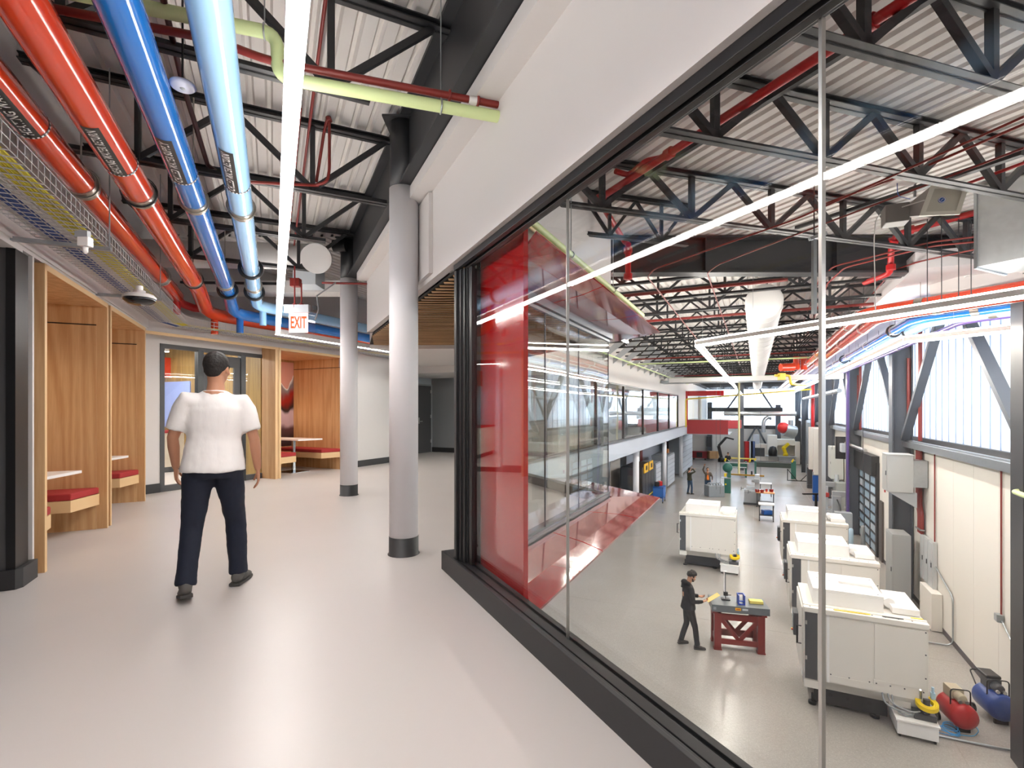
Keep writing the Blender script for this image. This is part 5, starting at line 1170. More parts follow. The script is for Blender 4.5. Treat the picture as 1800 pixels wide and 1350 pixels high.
# purple pipe at the fourth column
tp = tw(1488, 3.55)
T(MB(-AH).cyl((3.60, tp, ZH), (3.60, tp, 3.4), .06, 14), 'drain_pipe', purple, 'purple upright pipe in front of the steel column by the black door', 'pipe')
for x, lab in ((1429, 'bright red upright pipe on the far side wall'), ): 
    t = tw(x, 3.7); T(MB(-AH).cyl((3.7, t, ZH), (3.7, t, 3.2), .11, 14), 'riser_pipe', fire_red, lab, 'pipe')
for k, t in enumerate((16.4, 17.55, 25.2, 25.8)):
    T(MB(-AH).cyl((4.1, t+1.0, .5), (4.1, t+1.0, 2.9 if k % 2 else 3.6), .05, 10), 'riser_pipe', sprink, 'dark red riser in front of the glazing, '+['second bay, nearer', 'second bay, farther', 'third bay, nearer', 'third bay, farther'][k], 'pipe', 'dark red risers at the glazing')
for k in range(5):
    T(MB(-AH).cyl((4.05, 47+k*1.0, ZH), (4.05, 47+k*1.0, .4), .09, 10), 'conduit', zinc, 'fat galvanised conduit on the far side wall, %s of five' % ('first', 'second', 'third', 'fourth', 'fifth')[k], 'conduit', 'fat far conduits')
# sectional door with its glazed grid
ta_, tb_ = tw(1541, 4.15), tw(1503, 4.15)
zD = -1.15
dr = S(MB(-AH).box(4.10, 4.20, ta_-.25, ta_, ZH, zD+.5).box(4.10, 4.20, tb_, tb_+.25, ZH, zD+.5).box(3.95, 4.20, ta_-.2, tb_+.2, zD, zD+.75), 'door_3', black)
rows, cols = 8, 4
for r_ in range(rows):
    z0 = ZH+.06+(zD-ZH-.1)*r_/rows; z1 = ZH+.06+(zD-ZH-.1)*(r_+1)/rows
    S(MB(-AH).box(4.12, 4.165, ta_, tb_, z1-.05, z1+.03), 'door_rail', M('door_rail_black', '22262d', .4), dr)
    for c_ in range(cols):
        y0 = ta_+(tb_-ta_)*c_/cols; y1 = ta_+(tb_-ta_)*(c_+1)/cols
        S(MB(-AH).box(4.14, 4.15, y0+.06, y1-.06, z0+.03, z1-.05), 'pane', M('frosted_door_pane_%d_%d' % (r_, c_), ('b9d3e6', 'a9c4dc', 'd3e2ee')[(r_+c_) % 3], .15), dr)
for c_ in range(cols+1): y0 = ta_+(tb_-ta_)*c_/cols; S(MB(-AH).box(4.12, 4.165, y0-.05, y0+.05, ZH, zD), 'door_stile', M('door_stile_black', '20242a', .4), dr)
mo = thing('door_operator', 'black door operator unit with a pale motor above the sectional door', 'door operator', Hw(3.7, ta_+1.5, zD+.5))
B(MB(-AH).box(3.40, 3.46, tb_+.1, tb_+.2, zD+.2, zD+1.25).box(3.42, 3.95, tb_+.1, tb_+.16, zD+.2, zD+1.25), 'side_plate', black, mo); B(MB(-AH).box(3.55, 3.90, tb_-.5, tb_+.05, zD+.55, zD+.95), 'motor', lgrey_en, mo, .02); B(MB(-AH).cyl((3.8, ta_, zD+.95), (3.8, tb_+.1, zD+.95), .06, 12), 'shaft', alu, mo)
S(MB(-AH).box(4.13, 4.195, tw(1551, 4.15), tw(1546, 4.15), ZH, ZH+2.2), 'doorway_shade', M('doorway_shade_brown', '4c4440', .5))  # flat sheet whose dark brown stands for the shade inside an open doorway
for x, z, lab in ((1555, -1.6, 'beside the narrow dark doorway'), (1482, -1.6, 'left of the purple pipe')):
    t = tw(x, 4.18); T(MB(-AH).box(4.17, 4.2, t-.05, t+.05, z, z+.16), 'fire_call_point', fire_red, 'small red fire call point on the right wall '+lab, 'call point', 'red call points')
for x, y, m_, lab in ((1496, 978, M('pale_blue_bollard', 'b3cfe2', .4), 'pale blue-white bollard beyond the machines by the black door'), (1517, 972, M('grey_bollard', '8d9294', .4), 'grey bollard beside the pale one by the black door')):
    p = FL(x, y); b_ = thing('bollard', lab, 'bollard', p); B(MB().lathe((0,0,0), [(.075, 0), (.075, 1.0), (.06, 1.05), (.02, 1.07)], 18), 'post', m_, b_); B(MB().lathe((0,0,0), [(.11, 0), (.11, .015), (.075, .016)], 18), 'base_flange', grey_en, b_)
tx = tw(1455, 4.0)
wbox(3.6, 4.15, 31.2, 32.4, ZH+1.9, ZH+3.6, 'electrical_cabinet', M('pale_cabinet', 'bcbfba', .45), 'pale electrical cabinet high on the wall past the purple pipe', 'electrical box')
wbox(3.75, 4.15, 30.4, 31.8, ZH+.3, ZH+1.8, 'electrical_cabinet', M('mid_cabinet', '9a9f9c', .45), 'mid-grey electrical cabinet low on the wall past the purple pipe', 'electrical box')
for k in range(2): wbox(3.2+.0*k, 4.0, 35.5+3*k, 36+3*k, ZH+1.6, ZH+4.4, 'wall_board', wall_cream, 'tall pale board leaning on the far side wall, %s' % ('nearer', 'farther')[k], 'board', 'tall pale boards', door=False)

# ================================================================ MACHINE TOOLS IN THE MIDDLE AND FAR HALL
def at(x, y): return FL(x, y)
rzH = -AH
g = thing('surface_grinder', 'grey surface grinder with hand wheels in the middle of the hall', 'machine', at(1322, 886), rzH)
B(MB().box(-.42, .42, -.35, .35, .12, .78), 'cabinet', grey_en, g, .02); B(MB().box(-.46, .46, -.38, .38, 0, .12), 'plinth', mach_dark, g); B(MB().box(-.42, .46, -.30, .30, .78, .88), 'saddle', lgrey_en, g, .01); B(MB().box(-.30, .22, -.12, .12, .92, 1.05), 'table', lgrey_en, g, .008)
B(MB().box(.14, .40, -.12, .35, .88, 1.75), 'column', lgrey_en, g, .02); B(MB().box(.10, .36, -.34, -.05, 1.32, 1.52).cyl((.1, -.2, 1.42), (-.02, -.2, 1.42), .10, 16), 'wheel_head', grey_en, g, .01)
for p in ((-.48, -.1, .90), (-.1, -.42, .78)): B(MB().torus((p[0]-.1, p[1], p[2]), .10, .014, (1,0,0), 18, 6).cyl((p[0]-.1, p[1], p[2]), (p[0]+.05, p[1], p[2]), .015, 8), 'hand_wheel', mach_dark, g)
B(MB().cyl((-.02, -.1, 1.75), (-.02, -.1, 1.95), .05, 12).cyl((.2, 0, 1.75), (.2, 0, 2.05), .012, 8), 'lamp_arm', black, g)
def cart(name, x, y, wd, dp, h, top, body, lab, cat='cart'):
    t = thing(name, lab, cat, at(x, y), rzH); 
    B(MB().box(-wd/2, wd/2, -dp/2, dp/2, h-.05, h), 'top_shelf', top, t, .004)
    B(MB().box(-wd/2+.03, wd/2-.03, -dp/2+.03, dp/2-.03, .28, .31), 'lower_shelf', body, t)
    for sx in (-1, 1):
        for sy in (-1, 1):
            px, py = sx*(wd/2-.05), sy*(dp/2-.05)
            B(MB().box(px-.02, px+.02, py-.02, py+.02, .10, h-.05), 'leg', body, t); B(MB().cyl((px-.02, py, .055), (px+.02, py, .055), .055, 12), 'caster', black, t)
    return t
c = cart('tool_cart', 1347, 915, .72, .60, .86, mach_white, mach_dark, 'wheeled cart with a cream top and dark shelf of tools in the aisle')
T(MB(0).cbox(at(1347, 915)+Vector((.0, -.05, .43)), (.42, .30, .22)), 'tool_box', blue_plain, 'blue tool box on the lower shelf of the cream-topped cart', 'tool box', bevel=.01)
c = cart('vise_cart', 1345, 891, .95, .6, .85, M('orange_wood_top', 'd9a06a', .5), mach_dark, 'wheeled cart with an orange wooden top carrying red clamps')
for i, (dx, dy) in enumerate(((-.45, .0), (-.25, -.15), (.15, .15), (.38, .05))):
    p = at(1345, 891)+Vector((dx, dy, .85)); v = thing('red_clamp', 'small red bar clamp, %s on the orange-topped cart' % ('leftmost', 'second', 'third', 'rightmost')[i], 'clamp', p, .6*i, 'red clamps on the orange-topped cart')
    B(MB().box(-.10, .10, -.05, .05, 0, .06).box(-.10, -.04, -.06, .06, .06, .16), 'body', M('clamp_red', 'a5271e', .4), v, .006); B(MB().box(.03, .09, -.05, .05, .06, .15).cyl((.1, 0, .1), (.2, 0, .1), .014, 8), 'jaw', M('clamp_red_jaw', '8f1f1a', .4), v, .004)
t = thing('work_table', 'white-topped work table behind the orange-topped cart', 'table', at(1346, 872), rzH)
B(MB().box(-.35, .35, -.3, .3, .80, .84), 'top', table_white, t)
for sx in (-.31, .31):
    for sy in (-.26, .26): B(MB().box(sx-.02, sx+.02, sy-.02, sy+.02, 0, .8), 'leg', mach_dark, t)
bs = thing('band_saw', 'tall green band saw left of the grey grinder', 'band saw', at(1279, 866), rzH)
B(MB().box(-.20, .20, -.28, .28, 0, .98), 'base_cabinet', green_mach, bs, .015); B(MB().box(-.38, .22, -.32, .32, .98, 1.02), 'saw_table', grey_en, bs, .004); B(MB().box(-.02, .20, -.12, .12, 1.02, 1.5), 'column', green_mach, bs, .01); B(MB().lathe((0, -.18, 1.68), [(.05, 0), (.30, .02), (.30, .30), (.05, .32)], 24, (0,1,0)), 'wheel_housing', green_mach, bs); B(MB().box(-.20, -.08, -.2, -.1, 1.08, 1.32), 'blade_guard', yel_plain, bs, .006); B(MB().cyl((-.1, -.3, .6), (-.1, -.36, .6), .05, 12), 'switch', yel_plain, bs)
sh = thing('sheet_metal_shear', 'green sheet metal shear behind the band saw', 'machine', at(1296, 838), rzH)
B(MB().box(-.75, .75, -.3, .3, .75, 1.15), 'bed', green_mach, sh, .01)
for sx in (-.72, .58): B(MB().box(sx, sx+.14, -.28, .28, 0, 1.3), 'leg', green_mach, sh, .01)
B(MB().box(-.9, .9, -.42, -.34, 1.15, 1.22), 'blade_beam', alu, sh); B(MB().box(-.7, .7, -.7, -.3, .82, .86), 'work_shelf', lgrey_en, sh)
for sx in (-.95, .9): B(MB().cyl((sx, -.1, 1.25), (sx+.08, -.1, 1.5), .07, 12), 'end_cap', yel_plain, sh)
bf_ = thing('bar_folder', 'long green sheet folder with dark leaf and yellow ends, right of the shear', 'machine', at(1362, 840), rzH)
B(MB().box(-1.35, 1.15, -.18, .1, .85, 1.25), 'folding_leaf', M('dark_green_grey', '39443e', .5), bf_, .01); B(MB().ext([(-.25, .0), (.3, .0), (.2, 1.45), (-.15, 1.45)], 1.15, 1.5, 'x'), 'end_frame', green_mach, bf_, .01); B(MB().ext([(-.2, .0), (.2, .0), (.12, 1.3), (-.12, 1.3)], -1.5, -1.35, 'x'), 'end_frame', green_mach, bf_, .01)
B(MB().bar((1.2, -.2, 1.35), (1.32, -.2, 1.6), .1, .1), 'counterweight', yel_plain, bf_); B(MB().bar((-1.5, -.2, 1.35), (-1.4, -.2, 1.55), .1, .1), 'counterweight', yel_plain, bf_); B(MB().cyl((-1.35, -.1, 1.32), (1.2, -.1, 1.32), .04, 10), 'clamp_bar', mach_dark, bf_)
T(MB(rzH).box(*(lambda p: (p[0]-1.6, p[0]+1.2, p[1]-.06, p[1]+.06, ZH+.42, ZH+.54))(toH(at(1313, 846)))), 'floor_bar', M('ochre_bar', 'a8822c', .5), 'ochre yellow bar lying low across the aisle before the shear', 'bar')
T(MB(rzH).box(*(lambda p: (p[0]-.75, p[0]+1.2, p[1]-.05, p[1]+.05, ZH+1.40, ZH+1.50))(toH(at(1302, 836)))), 'yellow_bar', M('pale_yellow_bar', 'e0cf6a', .5), 'pale yellow bar resting on top of the green shear', 'bar')
bk_ = thing('steel_stand', 'black triangular steel stand right of the green folder', 'stand', at(1392, 846), rzH)
B(MB().bar((-.3, 0, .03), (-.3, 0, .95), .06, .06), 'upright', black, bk_); B(MB().bar((-.3, 0, .06), (1.2, 0, .06), .06, .06), 'foot_bar', black, bk_); B(MB().bar((-.3, 0, .92), (.35, 0, .08), .05, .05), 'brace', black, bk_); B(MB().bar((.6, 0, .08), (1.0, 0, .55), .05, .05), 'brace', black, bk_)
# milling machines and lathes along the right wall
def mill(x, y, lab, col, k=1.0, w_=0):
    t = thing('milling_machine', lab, 'milling machine', at(x, y), rzH+math.radians(90), 'milling machines along the right wall')
    B(MB().box(-.3*k, .3*k, -.35*k, .35*k, 0, .3*k), 'base', col, t, .01); B(MB().box(-.2*k, .2*k, .0, .35*k, .3*k, 1.55*k), 'column', col, t, .02); B(MB().box(-.14*k, .14*k, -.45*k, .35*k, 1.5*k, 1.75*k), 'ram', grey_en, t, .01)
    B(MB().cyl((0, -.4*k, 1.1*k), (0, -.4*k, 1.9*k), .11*k, 14).cyl((0, -.4*k, 1.9*k), (0, -.4*k, 2.15*k), .09*k, 14), 'spindle_head', lgrey_en, t); B(MB().box(-.14*k, .14*k, -.5*k, 0, .5*k, .85*k), 'knee', col, t, .01); B(MB().box(-.6*k, .6*k, -.5*k, -.22*k, .88*k, .98*k), 'table', alu, t, .004)
    for sx in (-1, 1): B(MB().torus((sx*.68*k, -.36*k, .93*k), .09*k, .013, (1,0,0), 16, 6).cyl((sx*.6*k, -.36*k, .93*k), (sx*.7*k, -.36*k, .93*k), .012, 6), 'hand_wheel', mach_dark, t)
    B(MB().box(.3*k, .55*k, -.45*k, -.3*k, 1.2*k, 1.5*k), 'readout', mach_dark, t, .01)
    return t
mill(1478, 930, 'grey milling machine just beyond the third machining centre', grey_en, 1.0)
mill(1455, 905, 'grey milling machine with a red guard, second along the wall', lgrey_en)
mill(1440, 880, 'bluish milling machine, third along the wall', blue_plain)
mill(1428, 858, 'small dark milling machine, farthest along the wall', mach_dark, .95)
T(MB(0).cbox(at(1447, 905)+Vector((-.2, -.5, 1.15)), (.28, .22, .22)), 'red_guard', fire_red, 'red guard box on the second milling machine', 'guard', bevel=.01)
T(MB(0).cbox(at(1425, 893)+Vector((0, 0, .8)), (.9, .10, .08)).cbox(at(1425, 893)+Vector((.3, 0, .4)), (.1, .1, .8)), 'bar_stock_stand', black, 'black bar stand sticking out into the aisle before the mills', 'stand')
T(MB(0).tube(route([PX(1462, 860, 24), PX(1475, 885, 23), PX(1484, 925, 21), PX(1486, 960, 20)], .5), .03, 8), 'power_cable', black, 'thick black cable curving down beside the grey milling machine', 'cable')
cb2 = thing('machine_cabinet', 'grey electrical side cabinet of the nearest milling machine', 'cabinet', at(1482, 958), rzH)
B(MB().box(-.3, .3, -.2, .2, 0, 1.35), 'body', M('side_cabinet_grey', '949a9e', .45), cb2, .01); B(MB().box(-.27, .27, -.21, -.2, .05, 1.3), 'door', M('side_cabinet_door', '9da3a7', .45), cb2)
T(MB(-AH).ext([(-.1, .55), (.12, .55), (.12, .75), (.05, .75)], 0, .1) if False else MB(0).cbox(at(1250, 872)+Vector((.2, 0, .35)), (1.0, .8, .7)), 'parts_crate', M('crate_grey', '8e9498', .6), 'grey crate of machine parts beside the orange-shirted man', 'crate', bevel=.02)
for i in range(5): T(MB(0).torus(at(1250, 872)+Vector((-.15+.17*i, -.1+.08*(i % 2), .78)), .10, .03, (.3*i, 1, .4), 14, 6), 'machine_part', grey_en, ('leftmost', 'second from the left', 'middle', 'second from the right', 'rightmost')[i]+' of the small round parts heaped on the grey crate', 'machine part', 'parts heaped on the grey crate')
# far end machines
fm = thing('welding_cell', 'far machine with a wide dark window and dull red part inside', 'machine', at(1289, 806), rzH)
B(MB().box(-1.7, 1.5, 0, 1.2, 0, 2.4), 'enclosure', mach_white, fm, .02); B(MB().box(-1.4, .9, -.03, 0, .5, 1.9), 'window', M('dark_smoked_pane', '20262a', .1), fm); B(MB().bar((-.8, -.05, .9), (.5, -.05, 1.4), .1, .25), 'red_arm', M('dull_red', '8c2d22', .5), fm)
ra = thing('welding_robot', 'black jointed robot arm standing left of the far dark-windowed machine', 'robot arm', at(1268, 812), 0)
B(MB().lathe((0,0,0), [(.35, 0), (.35, .3), (.2, .5)], 16), 'base', black, ra); B(MB().bar((0, 0, .4), (-.3, 0, 1.7), .25, .25), 'lower_arm', black, ra); B(MB().bar((-.3, 0, 1.7), (.5, 0, 2.6), .2, .2), 'upper_arm', black, ra); B(MB().bar((.5, 0, 2.6), (1.3, 0, 2.4), .15, .15), 'wrist', black, ra)
B(MB().box(-1.5, -1.1, 0, .2, 1.6, 2.7), 'controller', black, ra)
fc = thing('milling_centre', 'far white machine with a dark square window', 'machine', at(1333, 812), rzH)
B(MB().box(-.9, .9, 0, 1.1, 0, 1.9), 'enclosure', cream, fc, .02); B(MB().box(-.7, .6, -.03, 0, .6, 1.5), 'window', M('dark_pane', '3a4044', .1), fc); B(MB().box(-.5, .1, .2, .7, 1.9, 2.9), 'head_cover', lgrey_en, fc, .02)
rc = thing('robot_cell', 'far white machine cell with a yellow robot arm in its opening', 'machine', at(1372, 815), rzH)
B(MB().box(-1.2, -.3, 0, 1.5, 0, 2.9).box(1.3, 1.75, 0, 1.5, 0, 2.3).box(-.3, 1.3, 0, 1.5, 1.9, 2.5).box(-.3, 1.3, 1.4, 1.5, .8, 1.9).box(-.3, 1.3, 0, 1.5, 0, .8), 'enclosure', cream, rc, .02); B(MB().box(-1.4, 1.4, -.9, 0, .78, .84), 'work_table', lgrey_en, rc); B(MB().box(-.2, 1.2, -.7, -.2, 0, .78), 'table_base', grey_en, rc)
yr = thing('yellow_robot', 'yellow robot arm on the table of the far white cell', 'robot arm', at(1372, 815)+Vector((.3, -.4, .84)))
B(MB().lathe((0,0,0), [(.25, 0), (.2, .3)], 14), 'base', yel_plain, yr); B(MB().bar((0, 0, .2), (-.2, 0, .8), .25, .25), 'lower_arm', yel_plain, yr); B(MB().bar((-.2, 0, .8), (.3, 0, 1.25), .25, .25), 'upper_arm', yel_plain, yr); B(MB().ball((-.2, 0, .8), .18), 'elbow', yel_plain, yr)
T(MB(0).lathe(at(1372, 815)+Vector((-1.0, -.4, .84)), [(.4, 0), (.42, .5), (.3, .9), (.05, 1.0)], 16), 'machine_hood', black, 'black hooded chair-like guard left of the yellow robot arm', 'guard')
tc_ = thing('tool_trolley', 'red tool trolley at the far end of the left aisle', 'trolley', at(1230, 808), rzH)
B(MB().box(-.75, .75, -.35, .35, .2, .95), 'body', M('trolley_red', '7d1f24', .4), tc_, .02); B(MB().box(-.3, .3, -.38, -.35, .3, .85), 'drawer', black, tc_)
for sx in (-.6, .6): B(MB().cyl((sx, -.3, .1), (sx, -.2, .1), .11, 12), 'caster', black, tc_)
T(MB(0).cbox(at(1253, 809)+Vector((0, 0, .6)), (1.0, .8, .8)), 'cardboard_box', M('cardboard', 'b28a5e', .8), 'brown cardboard box at the far end beside the dark column', 'box', bevel=.01)
for i, (x, m_) in enumerate(((1312, fire_red), (1318, lgrey_en), (1322, M('slate_blue', '4c5a80', .5)))):
    p = at(x, 812); T(MB(0).cbox(p+Vector((0, 0, 1.1)), (.45, .4, 2.2)), 'control_cabinet', m_, ('narrow red', 'narrow pale grey', 'narrow slate blue')[i]+' cabinet between the far machines', 'cabinet', 'narrow cabinets between the far machines', .01)
db = thing('dust_collector', 'silver drum filter with a red cap hanging by the far right corner', 'filter drum', PX(1384, 757, 44))
B(MB(0).cyl(PX(1378, 755, 44), PX(1396, 760, 44), .55, 20), 'drum', zinc, db); B(MB(0).ball(PX(1377, 752, 44), .5), 'cap', fire_red, db)
T(MB(0).tube(route([PX(1390, 738, 44), PX(1390, 755, 44)], .2), .2, 12), 'exhaust_duct', zinc, 'short galvanised duct above the silver drum filter', 'duct')
T(MB(0).tube(route([PX(1342, 760, 48), PX(1342, 735, 48), PX(1352, 733, 48)], .6), .18, 12), 'exhaust_duct', zinc, 'galvanised duct bending down to the far machines', 'duct')
# far end steelwork
for i, (x0, lab) in enumerate(((1249, 'left of the far machines'), (1365, 'right of the far machines'))):
    p = at(x0, 805); w_, t_ = toH(p); S(MB(-AH).box(w_-.25, w_+.25, TE-.7, TE-.2, ZH, 2.2 if i == 0 else 1.9), 'column_end', steel_grey)
S(MB(-AH).box(-4.8, 2.6, TE-.9, TE-.3, 1.15, 1.60), 'beam_3', steel_black)
for a, b in (((-3.2, .9), (-1.4, 3.6)), ((2.0, .9), (.4, 3.6)), ((-1.2, -3.0), (.0, -.6)), ((1.3, -3.0), (.2, -.6))):
    S(MB(-AH).bar((a[0], TE-.3, a[1]), (b[0], TE-.3, b[1]), .22, .18), 'beam_brace', steel_grey)
# red bay at the far end
tR = 42.0
rbay = thing('red_bay', 'far red-framed balcony bay projecting over the hall', 'bay window', Hw(-5, tR, -.2))
B(MB(-AH).box(-5, -1.9, tR, tR+.12, -.55, .55).prism([(-1.9, tR), (-1.0, tR+1.2), (-1.0, tR+1.5), (-1.9, tR+.12)], -.1, .55), 'lower_panel', M('brick_red_panel', '9c2326', .4), rbay)
B(MB(-AH).box(-5, -2.2, tR, tR+.12, 2.45, 2.85), 'upper_panel', red_panel, rbay); B(MB(-AH).box(-5.0, -4.85, tR-.05, tR+.05, -.5, 2.85), 'edge_post', fire_red, rbay)
B(MB(-AH).box(-5, -1.8, tR, tR+5, -.6, -.55).box(-5, -1.8, tR+.1, tR+5, .52, .56), 'bay_floor', grey_en, rbay); B(MB(-AH).box(-4.8, -2.2, tR+.05, tR+.07, .55, 2.45), 'glass_pane', glass_green, rbay)
B(MB(-AH).cyl((-4.0, tR+.6, .55), (-4.0, tR+.6, 2.4), .14, 14), 'round_post', white, rbay)
# --- left side under the mezzanine
for i, x in enumerate((1118, 1167.5, 1197)):
    w_ = -5.55; t_ = tw(x, w_); T(MB(-AH).lathe((w_, t_, ZH), [(.15, 0), (.15, 3.62)], 18), 'round_column', M('lower_column_paint', 'd9dade', .5), 'white round column under the mezzanine, '+('nearest of three', 'middle of three', 'farthest of three')[i], 'column', 'white columns under the mezzanine')
lk = thing('black_locker_bank', 'tall black tool lockers with yellow labels under the mezzanine', 'lockers', Hw(-6.0, 27.3, ZH))
B(MB(-AH).box(-6.7, -5.55, 27.6, 31.0, 0+ZH, ZH+2.4), 'body', black, lk, .01)
for k in range(4): B(MB(-AH).box(-5.55, -5.53, 27.65+k*.83, 28.43+k*.83, ZH+.06, ZH+2.0), 'door', M('black_door', '26272a', .35), lk)
B(MB(-AH).box(-5.53, -5.52, 27.7, 30.9, ZH+.62, ZH+.68), 'yellow_stripe', yel_plain, lk)
for k in range(2): B(MB(-AH).box(-5.54, -5.50, 28.0+k*1.5, 29.1+k*1.5, ZH+2.05, ZH+2.55), 'yellow_sign', M('amber_sign', 'eab62a', .4), lk); B(MB(-AH).box(-5.50, -5.49, 28.35+k*1.5, 28.8+k*1.5, ZH+2.18, ZH+2.42), 'sign_mark', black, lk)
for i, (t0_, t1_) in enumerate(((32.0, 33.8), (36.6, 40.0), (44.5, 52))):
    lb_ = thing('grey_locker_bank', 'pale grey drawer cabinets under the mezzanine, '+('nearest bank behind the black lockers', 'middle bank', 'farthest and longest bank')[i], 'cabinet', Hw(-6.2, t0_, ZH), 0, 'grey cabinet banks under the mezzanine')
    B(MB(-AH).box(-6.7, -5.6, t0_, t1_, ZH+.1, ZH+(2.2, 2.3, 3.3)[i]), 'body', M('locker_side%d' % i, '7e858c', .45), lb_, .01)
    for k in range(7): B(MB(-AH).box(-5.6, -5.57, t0_+.05, t1_-.05, ZH+.14+k*((2.0, 2.1, 3.1)[i])/7, ZH+.12+(k+.93)*((2.0, 2.1, 3.1)[i])/7), 'drawer', M('locker_drawer%d%d' % (i, k), 'b9c0c8', .4), lb_)
bc = cart('blue_cart', 1158, 882, .7, .9, .95, blue_plain, blue_plain, 'blue wheeled tool cart beside the black lockers')
B(MB().box(-.33, .33, -.42, .42, .35, .88), 'mesh_body', M('blue_cart_body', '2a66b4', .4), bc); 
for i, (m_, dx) in enumerate(((black, -.15), (fire_red, .1))): T(MB(0).cbox(at(1158, 882)+Vector((dx, dx, 1.1)), (.25, .25, .28)), 'tool_bag', m_, ('black', 'red')[i]+' tool bag heaped on the blue cart', 'bag', None, .03)
S(MB(-AH).box(-7.49, -7.44, tw(1090, -7.45)-2.2, tw(1090, -7.45), ZH, ZH+2.9), 'door_5', M('cream_door', 'd8cfc4', .5)); S(MB(-AH).box(-7.49, -7.43, tw(1090, -7.45), tw(1090, -7.45)+1.6, ZH, ZH+3.0), 'door_6', black)
T(MB(-AH).box(-7.49, -7.44, 36.5, 37.2, ZH+1.5, ZH+3.2), 'wall_panel', M('maroon_panel', '6b1a22', .5), 'maroon upright panel on the wall behind the columns', 'panel')
T(MB(-AH).box(-6.2, -5.9, 39.0, 39.4, ZH+.8, ZH+2.6), 'wall_rack', M('orange_wood_rack', 'b0703a', .5), 'orange-brown upright rack between the cabinet banks', 'rack')
# ================================================================ PEOPLE
skin = M('skin', 'b98568', .55, noise=.05, nscale=14); hair_m = M('dark_hair', '1d1917', .7, bump=.6, nscale=60)
def remesh(o, vox, smooth=6, disp=0.0, dscale=.12):
    md = o.modifiers.new('r', 'REMESH'); md.mode = 'VOXEL'; md.voxel_size = vox; md.use_smooth_shade = True
    s = o.modifiers.new('s', 'SMOOTH'); s.iterations = smooth; s.factor = .6
    if disp:
        tx = bpy.data.textures.new('folds', 'CLOUDS'); tx.noise_scale = dscale; tx.noise_depth = 2
        d = o.modifiers.new('d', 'DISPLACE'); d.texture = tx; d.strength = disp; d.mid_level = .5; d.texture_coords = 'LOCAL'
def hand(mb, w, d, n, curl=.5, side=1, k=1.0):
    """wrist, forearm direction, palm normal (the way the palm faces), finger curl; side gives the thumb side"""
    w, d, n = Vector(w), Vector(d).normalized(), Vector(n).normalized(); n = (n-d*n.dot(d)).normalized(); a = d.cross(n)*side
    pal = [w, w+d*.03*k, w+d*.06*k, w+d*.085*k]
    for off in (-.028, -.010, .010, .028): mb.tube([w+a*off*.5*k, w+d*.04*k+a*off*.85*k, w+d*.09*k+a*off*k], [.014*k, .0145*k, .011*k], 8)
    for off, L, r in ((.031, .068, .0085), (.010, .078, .009), (-.011, .073, .0087), (-.031, .056, .0078)):
        p = w+d*.088*k+a*off*k; pts = [p]; ang = 0.12
        for sN in range(3):
            ang += curl*(.5, .75, .6)[sN]; v = d*math.cos(ang)+n*math.sin(ang); p = p+v*L*k*(.42, .32, .26)[sN]; pts.append(p)
        mb.tube(pts, [r*k, r*k*.97, r*k*.9, r*k*.75], 8)
    p = w+d*.028*k+a*.026*k; v1 = (d*.6+a*.7+n*.25).normalized(); v2 = (d*.85+a*.28+n*.4).normalized(); v3 = (d*.85+a*.0+n*.5).normalized()
    q1 = p+v1*.035*k; q2 = q1+v2*.032*k; q3 = q2+v3*.026*k
    mb.tube([w+d*.012*k+a*.010*k, p, q1, q2, q3], [.013*k, .014*k, .0115*k, .0105*k, .008*k], 8)
def human(*a, **k):
    global MITRE
    MITRE = False; r = human_(*a, **k); MITRE = True; return r
